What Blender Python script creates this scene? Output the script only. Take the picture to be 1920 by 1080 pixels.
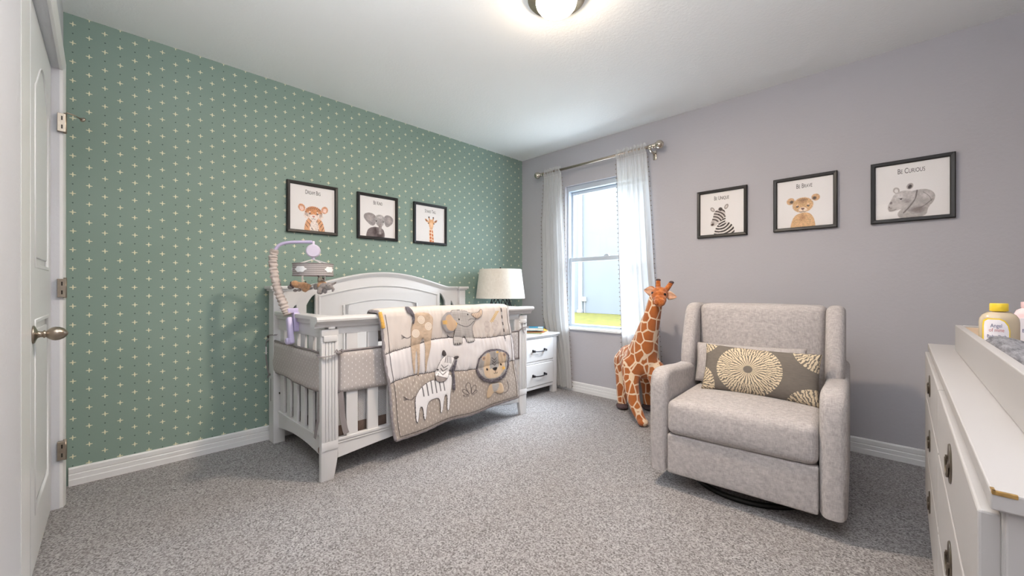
import bpy, bmesh, math, random
import numpy as np
from mathutils import Vector, Matrix, Euler

for o in list(bpy.data.objects):
    bpy.data.objects.remove(o, do_unlink=True)
SC = bpy.context.scene
COL = SC.collection
PI = math.pi
rnd = random.Random(7)
R = math.radians

# ------------------------------------------------------------------ camera, sky, sun, big lights, exposure
cam_d = bpy.data.cameras.new('camera')
cam_d.sensor_width = 36.0
cam_d.lens = 36.0 * 760.0 / 1920.0
cam_d.clip_start = 0.02
cam_d.clip_end = 200
cam = bpy.data.objects.new('camera', cam_d)
COL.objects.link(cam)
cam.location = (3.094, -3.31, 1.02)
cam.rotation_euler = (R(90), 0, R(44.5))
SC.camera = cam

SC.view_settings.view_transform = 'Standard'
SC.view_settings.look = 'None'
SC.view_settings.exposure = 1.0
SC.view_settings.gamma = 1.0
SC.view_settings.use_curve_mapping = False

W = bpy.data.worlds.new('sky'); SC.world = W
W.use_nodes = True
wb = W.node_tree.nodes['Background']
wb.inputs[0].default_value = (0.76, 0.88, 1.0, 1)
wb.inputs[1].default_value = 5.4

def light(name, kind, loc, rot, energy, color, **kw):
    d = bpy.data.lights.new(name, kind); d.energy = energy; d.color = color
    for k, v in kw.items(): setattr(d, k, v)
    o = bpy.data.objects.new(name, d); COL.objects.link(o)
    o.location = loc; o.rotation_euler = rot
    return o
# wide soft daylight falling through the window towards the room
sun = light('daylight_sun', 'SUN', (2, 6, 8), (R(-52), 0, R(-14)), 7.5, (0.90, 0.96, 1.0), angle=R(50))
portal = light('window_portal', 'AREA', (1.045, 0.16, 1.335), (R(-90), 0, 0), 1.0, (1, 1, 1), shape='RECTANGLE', size=0.9, size_y=1.43)
portal.data.cycles.is_portal = True
# added fill light behind the camera, aimed through the open doorway; no known lamp
hall_fill = light('added_hall_fill', 'AREA', (2.55, -4.25, 2.38), (R(48), 0, R(6)), 14.0, (1.0, 0.93, 0.86), shape='RECTANGLE', size=1.2, size_y=0.9)
# invented up-facing fill above the camera, brightens the room by way of the ceiling
bounce_fill = light('added_bounce_fill', 'AREA', (2.7, -3.0, 1.85), (R(180), 0, 0), 27.0, (0.95, 0.97, 1.0), shape='RECTANGLE', size=1.3, size_y=0.7)
LAMP_E = 48.0
LAMP_W = 13.5

SC.cycles.use_denoising = True
try:
    SC.cycles.denoiser = 'OPENIMAGEDENOISE'
    SC.cycles.denoising_input_passes = 'RGB_ALBEDO_NORMAL'
except Exception: pass
SC.cycles.max_bounces = 10
SC.cycles.diffuse_bounces = 6
SC.cycles.transparent_max_bounces = 24
SC.cycles.sample_clamp_indirect = 6.0
SC.cycles.caustics_reflective = False
SC.cycles.caustics_refractive = False

# ------------------------------------------------------------------ colour helpers and materials
def lin(c):
    c = c / 255.0
    return c / 12.92 if c <= 0.04045 else ((c + 0.055) / 1.055) ** 2.4
def rgb(r, g, b): return (lin(r), lin(g), lin(b), 1.0)

class NT:
    def __init__(s, m):
        m.use_nodes = True; s.t = m.node_tree; s.n = s.t.nodes; s.l = s.t.links
        s.b = s.n['Principled BSDF']
    def new(s, typ, **kw):
        n = s.n.new(typ)
        for k, v in kw.items(): setattr(n, k, v)
        return n
    def link(s, a, b): s.l.new(a, b)
    def math(s, op, a, b=None, c=None):
        n = s.n.new('ShaderNodeMath'); n.operation = op
        for i, v in enumerate((a, b, c)):
            if v is None: continue
            if isinstance(v, (int, float)): n.inputs[i].default_value = v
            else: s.l.new(v, n.inputs[i])
        return n.outputs[0]
    def mix(s, f, a, b):
        n = s.n.new('ShaderNodeMix'); n.data_type = 'RGBA'
        for sock, v in ((n.inputs[0], f), (n.inputs[6], a), (n.inputs[7], b)):
            if isinstance(v, (tuple, float, int)): sock.default_value = v
            else: s.l.new(v, sock)
        return n.outputs[2]
    def noise(s, vec, scale, detail=2, rough=0.5, dist=0.0):
        n = s.n.new('ShaderNodeTexNoise'); n.inputs['Scale'].default_value = scale
        n.inputs['Detail'].default_value = detail; n.inputs['Roughness'].default_value = rough
        n.inputs['Distortion'].default_value = dist
        if vec is not None: s.l.new(vec, n.inputs['Vector'])
        return n.outputs[0]
    def obj(s): return s.n.new('ShaderNodeTexCoord').outputs['Object']
    def mapping(s, vec, scale=(1, 1, 1), loc=(0, 0, 0), rot=(0, 0, 0)):
        n = s.n.new('ShaderNodeMapping'); s.l.new(vec, n.inputs[0])
        n.inputs['Scale'].default_value = scale; n.inputs['Location'].default_value = loc; n.inputs['Rotation'].default_value = rot
        return n.outputs[0]
    def bump(s, h, strength=0.3, dist=0.002):
        n = s.n.new('ShaderNodeBump'); n.inputs['Strength'].default_value = strength; n.inputs['Distance'].default_value = dist
        s.l.new(h, n.inputs['Height']); s.l.new(n.outputs[0], s.b.inputs['Normal'])
        return n
    def ramp(s, f, lo, hi):
        n = s.n.new('ShaderNodeMapRange'); n.inputs[1].default_value = lo; n.inputs[2].default_value = hi; s.l.new(f, n.inputs[0]); return n.outputs[0]

def mat(name, col, rough=0.5, metal=0.0, nscale=0, namp=0.1, bscale=0, bstr=0.2, bdist=0.001, spec=0.5, sheen=0.0, trans=0.0, coat=0.0):
    m = bpy.data.materials.new(name); t = NT(m); b = t.b
    b.inputs['Base Color'].default_value = col; b.inputs['Roughness'].default_value = rough
    b.inputs['Metallic'].default_value = metal; b.inputs['Specular IOR Level'].default_value = spec
    b.inputs['Sheen Weight'].default_value = sheen; b.inputs['Transmission Weight'].default_value = trans
    b.inputs['Coat Weight'].default_value = coat
    v = t.obj()
    if nscale:
        f = t.noise(v, nscale, 3)
        c2 = tuple(max(0, x * (1 - namp * 2)) for x in col[:3]) + (1,)
        c3 = tuple(min(1, x * (1 + namp)) for x in col[:3]) + (1,)
        t.link(t.mix(t.ramp(f, 0.3, 0.7), c2, c3), b.inputs['Base Color'])
    if bscale:
        t.bump(t.noise(v, bscale, 3), bstr, bdist)
    return m

M = {}
M['white_paint'] = mat('white_satin_paint', rgb(212, 211, 211), 0.32, bscale=60, bstr=0.04)
M['trim_paint'] = mat('white_trim_paint', rgb(228, 228, 228), 0.35, bscale=80, bstr=0.04)
M['door_paint'] = mat('white_door_paint', rgb(224, 226, 228), 0.4, bscale=90, bstr=0.10)
M['nickel'] = mat('satin_nickel', rgb(172, 160, 146), 0.28, 1.0, nscale=40, namp=0.05)
M['aged_nickel'] = mat('aged_nickel', rgb(128, 118, 106), 0.35, 1.0, nscale=60, namp=0.1)
M['chrome'] = mat('polished_nickel', rgb(200, 190, 176), 0.16, 1.0)
M['dark_metal'] = mat('dark_bronze_metal', rgb(58, 56, 60), 0.4, 0.8)
M['black_metal'] = mat('black_painted_steel', rgb(28, 28, 28), 0.4, 0.3)
M['vinyl'] = mat('white_window_vinyl', rgb(190, 199, 209), 0.35)
M['marble'] = mat('white_window_sill_stone', rgb(240, 242, 244), 0.2, nscale=6, namp=0.03)
M['black_frame'] = mat('black_frame_wood', rgb(24, 22, 22), 0.42, bscale=200, bstr=0.1)
M['lilac'] = mat('lilac_plastic', rgb(198, 188, 222), 0.35)
M['white_cord'] = mat('white_ribbon', rgb(226, 224, 224), 0.8)
M['piping'] = mat('grey_cotton_piping', rgb(138, 131, 132), 0.9, bscale=300, bstr=0.3)
M['binding'] = mat('grey_quilt_binding', rgb(156, 149, 151), 0.9, nscale=70, namp=0.12, bscale=120, bstr=0.5, bdist=0.003)
M['navy_minky'] = mat('slate_fringe_plush', rgb(86, 84, 100), 1.0, nscale=160, namp=0.25, bscale=260, bstr=0.8, bdist=0.004)
M['plush_grey'] = mat('grey_plush', rgb(150, 143, 142), 1.0, nscale=90, namp=0.12, bscale=400, bstr=0.6, bdist=0.003, sheen=0.4)
M['plush_tan'] = mat('tan_plush', rgb(205, 160, 122), 1.0, nscale=90, namp=0.12, bscale=400, bstr=0.6, bdist=0.003, sheen=0.4)
M['plush_cream'] = mat('cream_plush', rgb(226, 214, 196), 1.0, nscale=90, namp=0.1, bscale=400, bstr=0.6, bdist=0.003)
M['plush_dark'] = mat('dark_brown_plush', rgb(86, 70, 72), 1.0, nscale=120, namp=0.2, bscale=300, bstr=0.6, bdist=0.003)
M['plush_brown'] = mat('warm_brown_plush', rgb(150, 84, 44), 1.0, nscale=120, namp=0.2, bscale=300, bstr=0.6, bdist=0.003)
M['eye'] = mat('black_glass_eye', rgb(14, 12, 14), 0.08)
M['ear_inner'] = mat('pink_beige_felt', rgb(214, 168, 140), 0.95, nscale=50, namp=0.08)
M['ink'] = mat('dark_grey_ink', rgb(66, 62, 64), 0.8)
M['mattress'] = mat('white_cotton_sheet', rgb(238, 238, 240), 0.9, bscale=25, bstr=0.2, bdist=0.004)
M['plaque'] = mat('brown_plaque', rgb(98, 62, 44), 0.4)
M['screw'] = mat('dark_screw', rgb(60, 56, 52), 0.4, 0.8)
M['gold'] = mat('worn_gold_edge', rgb(196, 158, 98), 0.35, 0.7, nscale=60, namp=0.25)
M['dresser'] = mat('off_white_lacquer', rgb(175, 172, 171), 0.42, bscale=40, bstr=0.02, spec=0.3)
M['maple'] = mat('pale_unfinished_wood', rgb(222, 196, 166), 0.5, nscale=18, namp=0.08)
M['yellow'] = mat('yellow_plastic', rgb(238, 205, 60), 0.35)
M['pink'] = mat('pale_pink_plastic', rgb(238, 206, 208), 0.35)
M['label_w'] = mat('white_label_paper', rgb(238, 232, 236), 0.5)
M['label_b'] = mat('blue_label_ink', rgb(70, 76, 130), 0.6)
M['label_p'] = mat('coral_label_ink', rgb(206, 120, 120), 0.6)
M['red'] = mat('red_plastic', rgb(190, 50, 44), 0.4)
M['paper'] = mat('book_paper', rgb(236, 232, 222), 0.8)
M['teal'] = mat('teal_book_cover', rgb(52, 146, 178), 0.4)
M['bookyellow'] = mat('yellow_book_cover', rgb(240, 196, 60), 0.45)
M['bookorange'] = mat('orange_book_cover', rgb(230, 128, 92), 0.45)
M['bookgreen'] = mat('olive_book_cover', rgb(150, 156, 100), 0.45)
M['print_white'] = mat('print_paper', rgb(232, 229, 229), 0.45)

def weave_mat(name, c1, c2, s=420, bstr=0.35):
    m = bpy.data.materials.new(name); t = NT(m); v = t.obj()
    a = t.noise(t.mapping(v, (s * 0.1, s * 0.1, s)), 1, 2)
    b = t.noise(t.mapping(v, (s, s * 0.1, s * 0.1)), 1, 2)
    c = t.noise(t.mapping(v, (s * 0.1, s, s * 0.1)), 1, 2)
    f = t.math('ADD', t.math('ADD', a, b), c)
    f2 = t.ramp(f, 1.15, 1.85)
    t.link(t.mix(f2, c1, c2), t.b.inputs['Base Color'])
    t.b.inputs['Roughness'].default_value = 0.95
    t.b.inputs['Specular IOR Level'].default_value = 0.15
    t.b.inputs['Sheen Weight'].default_value = 0.15
    t.bump(f2, bstr, 0.0012)
    return m
M['linen'] = weave_mat('beige_grey_linen', rgb(156, 150, 149), rgb(192, 186, 184), 520, 0.3)
M['shade'] = weave_mat('white_linen_shade', rgb(206, 201, 192), rgb(218, 214, 206), 300, 0.1)

def wall_mat(name, col, bs=0.25):
    m = bpy.data.materials.new(name); t = NT(m); v = t.obj()
    t.b.inputs['Base Color'].default_value = col; t.b.inputs['Roughness'].default_value = 0.75
    t.b.inputs['Specular IOR Level'].default_value = 0.25
    n = t.noise(v, 55, 4, 0.55)
    t.bump(n, bs, 0.004)
    return m
M['wall'] = wall_mat('grey_wall_paint', rgb(183, 181, 186))
M['rear_wall'] = wall_mat('pale_wall_paint', rgb(206, 207, 212))
def ceil_mat():
    m = bpy.data.materials.new('ceiling_knockdown'); t = NT(m); v = t.obj()
    t.b.inputs['Base Color'].default_value = rgb(238, 239, 238); t.b.inputs['Roughness'].default_value = 0.85
    t.b.inputs['Specular IOR Level'].default_value = 0.1
    n = t.noise(v, 60, 4, 0.55, 0.6)
    t.bump(t.ramp(n, 0.40, 0.65), 0.16, 0.003)
    return m
M['ceiling'] = ceil_mat()

def wallpaper():
    m = bpy.data.materials.new('green_cross_wallpaper'); t = NT(m)
    s = t.new('ShaderNodeSeparateXYZ'); t.link(t.obj(), s.inputs[0])
    y, z = s.outputs[1], s.outputs[2]
    DX, DZ = 0.0588, 0.0974
    # small hand-drawn wobble
    wob = t.noise(t.mapping(t.obj(), (1, 1, 1)), 14, 1)
    u = t.math('ADD', t.math('DIVIDE', t.math('ADD', y, 3.407), DX), 20.5)
    c = t.math('FLOOR', u)
    odd = t.math('MULTIPLY', t.math('MODULO', c, 2.0), 0.5)
    v = t.math('ADD', t.math('ADD', t.math('DIVIDE', t.math('SUBTRACT', z, 2.387), DZ), 50.5), odd)
    fu = t.math('MULTIPLY', t.math('SUBTRACT', t.math('FRACT', u), 0.5), DX)
    fv = t.math('MULTIPLY', t.math('SUBTRACT', t.math('FRACT', v), 0.5), DZ)
    fv2 = t.math('MULTIPLY', t.math('SUBTRACT', t.math('FRACT', t.math('ADD', v, 0.5)), 0.5), DZ)
    fu = t.math('ADD', fu, t.math('MULTIPLY', t.math('SUBTRACT', wob, 0.5), 0.004))
    ax, ay = t.math('ABSOLUTE', fu), t.math('ABSOLUTE', fv)
    mx, mn = t.math('MAXIMUM', ax, ay), t.math('MINIMUM', ax, ay)
    k = t.math('ADD', mn, t.math('MULTIPLY', mx, 0.13))
    cross = t.math('MULTIPLY', t.math('LESS_THAN', k, 0.0029), t.math('LESS_THAN', mx, 0.0122))
    dot = t.math('LESS_THAN', t.math('ADD', ax, t.math('ABSOLUTE', fv2)), 0.0036)
    g = t.noise(t.obj(), 2.2, 2)
    base = t.mix(g, rgb(130, 151, 140), rgb(141, 161, 151))
    c1 = t.mix(dot, base, rgb(72, 88, 84))
    c2 = t.mix(cross, c1, rgb(232, 226, 196))
    t.link(c2, t.b.inputs['Base Color'])
    t.b.inputs['Roughness'].default_value = 0.6
    t.b.inputs['Specular IOR Level'].default_value = 0.3
    t.bump(t.noise(t.obj(), 60, 3), 0.08, 0.003)
    return m
M['wallpaper'] = wallpaper()

def carpet():
    m = bpy.data.materials.new('grey_loop_carpet'); t = NT(m); v = t.obj()
    vo = t.new('ShaderNodeTexVoronoi'); vo.inputs['Scale'].default_value = 190; t.link(v, vo.inputs['Vector'])
    sc_ = t.new('ShaderNodeSeparateColor'); t.link(vo.outputs['Color'], sc_.inputs[0])
    n1 = t.noise(v, 120, 2, 0.6); n3 = t.noise(v, 3.5, 3, 0.6)
    f = t.math('ADD', t.math('MULTIPLY', sc_.outputs[0], 0.45), t.math('MULTIPLY', n1, 0.55))
    f = t.ramp(f, 0.18, 0.78)
    c = t.mix(f, rgb(62, 57, 56), rgb(186, 183, 184))
    c = t.mix(t.math('MULTIPLY', t.ramp(n3, 0.35, 0.7), 0.22), c, rgb(134, 126, 121))
    t.link(c, t.b.inputs['Base Color'])
    t.b.inputs['Roughness'].default_value = 1.0; t.b.inputs['Specular IOR Level'].default_value = 0.05
    t.b.inputs['Sheen Weight'].default_value = 0.25
    t.bump(f, 0.55, 0.004)
    return m
M['carpet'] = carpet()

def sheer():
    m = bpy.data.materials.new('white_sheer_voile'); m.use_nodes = True
    nt = m.node_tree; n = nt.nodes; l = nt.links
    out = n['Material Output']; n.remove(n['Principled BSDF'])
    d = n.new('ShaderNodeBsdfDiffuse'); d.inputs[0].default_value = rgb(246, 246, 244)
    tr = n.new('ShaderNodeBsdfTranslucent'); tr.inputs[0].default_value = rgb(176, 176, 178)
    tp = n.new('ShaderNodeBsdfTransparent')
    a = n.new('ShaderNodeMixShader'); a.inputs[0].default_value = 0.55
    l.new(d.outputs[0], a.inputs[1]); l.new(tr.outputs[0], a.inputs[2])
    b = n.new('ShaderNodeMixShader')
    tc = n.new('ShaderNodeTexCoord'); mp = n.new('ShaderNodeMapping'); mp.inputs['Scale'].default_value = (60, 60, 2)
    ns = n.new('ShaderNodeTexNoise'); ns.inputs['Scale'].default_value = 3
    l.new(tc.outputs['Object'], mp.inputs[0]); l.new(mp.outputs[0], ns.inputs['Vector'])
    mr = n.new('ShaderNodeMapRange'); mr.inputs[3].default_value = 0.74; mr.inputs[4].default_value = 0.95
    l.new(ns.outputs[0], mr.inputs[0]); l.new(mr.outputs[0], b.inputs[0])
    l.new(tp.outputs[0], b.inputs[1]); l.new(a.outputs[0], b.inputs[2]); l.new(b.outputs[0], out.inputs[0])
    return m
M['sheer'] = sheer()

def glass_mat(name, tint=(1, 1, 1, 1), refl=0.06):
    m = bpy.data.materials.new(name); m.use_nodes = True
    nt = m.node_tree; n = nt.nodes; l = nt.links; out = n['Material Output']; n.remove(n['Principled BSDF'])
    tp = n.new('ShaderNodeBsdfTransparent'); tp.inputs[0].default_value = tint
    g = n.new('ShaderNodeBsdfGlossy'); g.inputs['Roughness'].default_value = 0.02
    b = n.new('ShaderNodeMixShader'); b.inputs[0].default_value = refl
    l.new(tp.outputs[0], b.inputs[1]); l.new(g.outputs[0], b.inputs[2]); l.new(b.outputs[0], out.inputs[0])
    return m
M['glass'] = glass_mat('window_glass', (0.96, 0.98, 1, 1), 0.008)
M['frame_glass'] = glass_mat('picture_glass', (1, 1, 1, 1), 0.004)

def vcol(name, rough=0.85, bscale=0, bstr=0.3, sheen=0.0):
    m = bpy.data.materials.new(name); t = NT(m)
    a = t.new('ShaderNodeAttribute'); a.attribute_name = 'Col'
    t.link(a.outputs['Color'], t.b.inputs['Base Color']); t.b.inputs['Roughness'].default_value = rough
    t.b.inputs['Specular IOR Level'].default_value = 0.2; t.b.inputs['Sheen Weight'].default_value = sheen
    if bscale: t.bump(t.noise(t.obj(), bscale, 3), bstr, 0.002)
    return m
M['print'] = vcol('printed_picture', 0.5)
M['quilt'] = vcol('printed_quilt_cotton', 0.9, 260, 0.25)
M['applique'] = vcol('applique_fabric', 0.95, 420, 0.45, 0.2)

def drops_mat():
    """grey cotton with staggered white drops"""
    m = bpy.data.materials.new('grey_drop_print_cotton'); t = NT(m)
    s = t.new('ShaderNodeSeparateXYZ'); t.link(t.obj(), s.inputs[0])
    h = t.math('ADD', s.outputs[0], s.outputs[1]); z = s.outputs[2]
    u = t.math('ADD', t.math('DIVIDE', h, 0.021), 200.0)
    odd = t.math('MULTIPLY', t.math('MODULO', t.math('FLOOR', u), 2.0), 0.5)
    v = t.math('ADD', t.math('ADD', t.math('DIVIDE', z, 0.033), 50.0), odd)
    fu = t.math('ABSOLUTE', t.math('SUBTRACT', t.math('FRACT', u), 0.5))
    fv = t.math('ABSOLUTE', t.math('SUBTRACT', t.math('FRACT', v), 0.5))
    k = t.math('ADD', t.math('MULTIPLY', fu, 2.2), t.math('MULTIPLY', fv, 1.1))
    t.link(t.mix(t.math('LESS_THAN', k, 0.21), rgb(184, 177, 174), rgb(232, 229, 228)), t.b.inputs['Base Color'])
    t.b.inputs['Roughness'].default_value = 0.95
    t.bump(t.noise(t.obj(), 30, 3), 0.4, 0.006)
    return m
M['drops'] = drops_mat()

def mesh_mat():
    m = bpy.data.materials.new('grey_mesh_liner'); t = NT(m)
    s = t.new('ShaderNodeSeparateXYZ'); t.link(t.obj(), s.inputs[0])
    h = t.math('ADD', s.outputs[0], s.outputs[1])
    a = t.math('FRACT', t.math('ADD', t.math('MULTIPLY', t.math('ADD', h, s.outputs[2]), 120), 900))
    b = t.math('FRACT', t.math('ADD', t.math('MULTIPLY', t.math('SUBTRACT', h, s.outputs[2]), 120), 900))
    k = t.math('LESS_THAN', t.math('MAXIMUM', t.math('ABSOLUTE', t.math('SUBTRACT', a, .5)), t.math('ABSOLUTE', t.math('SUBTRACT', b, .5))), 0.33)
    t.link(t.mix(k, rgb(205, 204, 204), rgb(104, 103, 105)), t.b.inputs['Base Color'])
    t.b.inputs['Roughness'].default_value = 0.9
    return m
M['mesh_liner'] = mesh_mat()
M['brown_suede'] = mat('brown_suede_hem', rgb(98, 82, 74), 1.0, nscale=40, namp=0.1)

def giraffe_mat(name='giraffe_spot_plush', sc=15.0, w=0.075):
    m = bpy.data.materials.new(name); t = NT(m); v = t.obj()
    mp = t.mapping(v, (1.0, 1.0, 0.82))
    wn = t.new('ShaderNodeTexNoise'); wn.inputs['Scale'].default_value = 9; t.link(mp, wn.inputs['Vector'])
    mv = t.new('ShaderNodeVectorMath', operation='MULTIPLY_ADD'); mv.inputs[1].default_value = (0.03, 0.03, 0.03)
    t.link(wn.outputs['Color'], mv.inputs[0]); t.link(mp, mv.inputs[2])
    vo = t.new('ShaderNodeTexVoronoi', feature='DISTANCE_TO_EDGE'); vo.inputs['Scale'].default_value = sc; vo.inputs['Randomness'].default_value = 0.72
    t.link(mv.outputs[0], vo.inputs['Vector'])
    e = t.ramp(vo.outputs[0], w * 0.75, w)
    fur = t.noise(t.mapping(v, (90, 90, 30)), 4, 3, 0.7)
    bright = t.ramp(t.noise(v, 6, 2), 0.35, 0.65)
    sp = t.mix(fur, rgb(144, 78, 44), rgb(184, 110, 64))
    sp = t.mix(t.math('MULTIPLY', bright, 0.5), sp, rgb(202, 122, 62))
    t.link(t.mix(e, rgb(232, 208, 180), sp), t.b.inputs['Base Color'])
    t.b.inputs['Roughness'].default_value = 1.0; t.b.inputs['Sheen Weight'].default_value = 0.3
    t.b.inputs['Specular IOR Level'].default_value = 0.1
    t.bump(t.noise(v, 260, 3, 0.7), 0.7, 0.003)
    return m
M['giraffe'] = giraffe_mat()
def orange_fur():
    m = bpy.data.materials.new('orange_head_plush'); t = NT(m); v = t.obj()
    f = t.ramp(t.noise(v, 38, 3, 0.6), 0.42, 0.6)
    c = t.mix(f, rgb(168, 92, 46), rgb(210, 128, 70))
    t.link(c, t.b.inputs['Base Color']); t.b.inputs['Roughness'].default_value = 1.0
    t.b.inputs['Sheen Weight'].default_value = 0.3; t.b.inputs['Specular IOR Level'].default_value = 0.1
    t.bump(t.noise(v, 260, 3, 0.7), 0.7, 0.003)
    return m
M['orange_fur'] = orange_fur()

def coral_pillow():
    m = bpy.data.materials.new('coral_medallion_cotton'); t = NT(m)
    s = t.new('ShaderNodeSeparateXYZ'); t.link(t.obj(), s.inputs[0])
    x, z = s.outputs[0], s.outputs[2]
    nz = t.noise(t.obj(), 26, 3, 0.6); nz2 = t.noise(t.obj(), 75, 2, 0.6)
    def medal(cx, cz, rx, rz, n):
        dx = t.math('SUBTRACT', x, cx); dz = t.math('SUBTRACT', z, cz)
        ex = t.math('DIVIDE', dx, rx); ez = t.math('DIVIDE', dz, rz)
        r = t.math('SQRT', t.math('ADD', t.math('MULTIPLY', ex, ex), t.math('MULTIPLY', ez, ez)))
        a = t.math('ARCTAN2', ez, ex)
        ph = t.math('ADD', t.math('MULTIPLY', a, n), t.math('MULTIPLY', t.math('SUBTRACT', nz, 0.5), 7.0))
        ph = t.math('ADD', ph, t.math('MULTIPLY', t.math('SUBTRACT', nz2, 0.5), 4.0))
        # twice as many branches further out
        inner = t.math('GREATER_THAN', t.math('SINE', ph), -0.25)
        outer = t.math('GREATER_THAN', t.math('SINE', t.math('MULTIPLY', ph, 2.0)), -0.3)
        sel = t.math('GREATER_THAN', r, 0.55)
        st = t.math('ADD', t.math('MULTIPLY', outer, sel), t.math('MULTIPLY', inner, t.math('SUBTRACT', 1.0, sel)))
        ins = t.math('MULTIPLY', t.math('LESS_THAN', r, 1.0), t.math('GREATER_THAN', r, 0.14))
        return t.math('MULTIPLY', st, ins)
    a = medal(-0.035, 0.0, 0.150, 0.132, 30.0)
    b = medal(0.27, 0.16, 0.13, 0.13, 24.0)
    c = medal(-0.28, -0.10, 0.09, 0.10, 18.0)
    d = medal(0.25, -0.17, 0.13, 0.12, 22.0)
    e = medal(-0.27, 0.15, 0.08, 0.08, 16.0)
    f = t.math('MAXIMUM', t.math('MAXIMUM', a, b), t.math('MAXIMUM', t.math('MAXIMUM', c, d), e))
    weave = t.noise(t.mapping(t.obj(), (40, 40, 400)), 1, 2)
    base = t.mix(weave, rgb(96, 90, 84), rgb(122, 114, 106))
    t.link(t.mix(f, base, rgb(208, 192, 164)), t.b.inputs['Base Color'])
    t.b.inputs['Roughness'].default_value = 0.95
    t.bump(weave, 0.3, 0.001)
    return m
M['coral'] = coral_pillow()

def grass_mat():
    m = bpy.data.materials.new('sunlit_grass'); t = NT(m)
    f = t.noise(t.obj(), 6, 4, 0.7)
    t.link(t.mix(t.ramp(f, 0.3, 0.7), rgb(80, 80, 16), rgb(124, 112, 34)), t.b.inputs['Base Color'])
    t.b.inputs['Roughness'].default_value = 1.0
    t.bump(f, 0.6, 0.05)
    return m
M['grass'] = grass_mat()
M['stucco'] = mat('pale_blue_stucco', rgb(114, 115, 117), 0.9, nscale=1.2, namp=0.02, bscale=12, bstr=0.2, bdist=0.01)
M['exttrim'] = mat('white_exterior_trim', rgb(168, 166, 164), 0.6)
def emis(name, col, st):
    m = bpy.data.materials.new(name); t = NT(m)
    t.b.inputs['Base Color'].default_value = col
    t.b.inputs['Emission Color'].default_value = col; t.b.inputs['Emission Strength'].default_value = st
    return m
M['lampglass'] = emis('lit_opal_glass', (1.0, 0.80, 0.60, 1), LAMP_E)
def pad_mat():
    m = bpy.data.materials.new('slate_striated_cover'); t = NT(m)
    f = t.noise(t.mapping(t.obj(), (90, 14, 90)), 1, 4, 0.7)
    t.link(t.mix(t.ramp(f, 0.35, 0.7), rgb(92, 92, 98), rgb(152, 152, 158)), t.b.inputs['Base Color'])
    t.b.inputs['Roughness'].default_value = 0.95
    t.bump(f, 0.5, 0.003)
    return m
M['pad'] = pad_mat()
def bottle_mat():
    m = mat('translucent_bath_bottle', rgb(232, 214, 186), 0.25)
    b = m.node_tree.nodes['Principled BSDF']
    b.inputs['Transmission Weight'].default_value = 0.35
    b.inputs['Subsurface Weight'].default_value = 0.2
    b.inputs['Subsurface Radius'].default_value = (0.02, 0.015, 0.01)
    return m
M['bottle'] = bottle_mat()

# ------------------------------------------------------------------ geometry helpers
def tag(o, label=None, cat=None, group=None, kind=None):
    if label: o['label'] = label
    if cat: o['category'] = cat
    if group: o['group'] = group
    if kind: o['kind'] = kind
    return o
def empty(name, loc=(0, 0, 0), rz=0.0, label=None, cat=None, group=None, rot=None):
    o = bpy.data.objects.new(name, None); COL.objects.link(o)
    o.empty_display_size = 0.05
    o.location = loc; o.rotation_euler = rot if rot else (0, 0, rz)
    return tag(o, label, cat, group)
def link_mesh(name, me, m, parent=None, smooth=False, loc=None, rot=None):
    o = bpy.data.objects.new(name, me); COL.objects.link(o)
    if m is not None:
        for mm in (m if isinstance(m, (list, tuple)) else [m]): me.materials.append(mm)
    if smooth: me.polygons.foreach_set('use_smooth', [True] * len(me.polygons))
    if parent: o.parent = parent
    if loc: o.location = loc
    if rot: o.rotation_euler = rot
    return o
def obj(name, bm, m, parent=None, smooth=False, loc=None, rot=None, autosmooth=None):
    bmesh.ops.recalc_face_normals(bm, faces=bm.faces[:])
    me = bpy.data.meshes.new(name); bm.to_mesh(me); bm.free()
    o = link_mesh(name, me, m, parent, smooth or autosmooth is not None, loc, rot)
    if autosmooth is not None:
        me.set_sharp_from_angle(angle=R(autosmooth))
    return o
def box(bm, x0, x1, y0, y1, z0, z1, bev=0.0, seg=2, M4=None):
    t = bmesh.new()
    bmesh.ops.create_cube(t, size=1.0)
    for v in t.verts:
        v.co = Vector(((x0 + x1) / 2 + v.co.x * (x1 - x0), (y0 + y1) / 2 + v.co.y * (y1 - y0), (z0 + z1) / 2 + v.co.z * (z1 - z0)))
    if bev > 0:
        bmesh.ops.bevel(t, geom=t.edges[:] , offset=bev, segments=seg, profile=0.5, affect='EDGES')
    merge(bm, t, M4)
    return bm
def merge(bm, t, M4=None):
    if M4 is not None: bmesh.ops.transform(t, matrix=M4, verts=t.verts[:])
    me = bpy.data.meshes.new('tmp'); t.to_mesh(me); t.free()
    bm.from_mesh(me); bpy.data.meshes.remove(me)
def B(x0, x1, y0, y1, z0, z1, bev=0.003, seg=2):
    return box(bmesh.new(), x0, x1, y0, y1, z0, z1, bev, seg)
def tube(bm, pts, rad, n=10, cap=True):
    pts = [Vector(p) for p in pts]
    if not hasattr(rad, '__len__'): rad = [rad] * len(pts)
    rings = []
    prev = None
    for i, p in enumerate(pts):
        if i == 0: d = pts[1] - pts[0]
        elif i == len(pts) - 1: d = pts[-1] - pts[-2]
        else: d = (pts[i + 1] - pts[i - 1])
        d.normalize()
        if prev is None:
            a = d.orthogonal().normalized()
        else:
            a = (prev - d * prev.dot(d)).normalized()
        prev = a
        b = d.cross(a)
        rings.append([bm.verts.new(p + (a * math.cos(2 * PI * k / n) + b * math.sin(2 * PI * k / n)) * rad[i]) for k in range(n)])
    for i in range(len(rings) - 1):
        for k in range(n):
            bm.faces.new((rings[i][k], rings[i][(k + 1) % n], rings[i + 1][(k + 1) % n], rings[i + 1][k]))
    if cap:
        bm.faces.new(rings[0][::-1]); bm.faces.new(rings[-1])
    return bm
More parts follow.
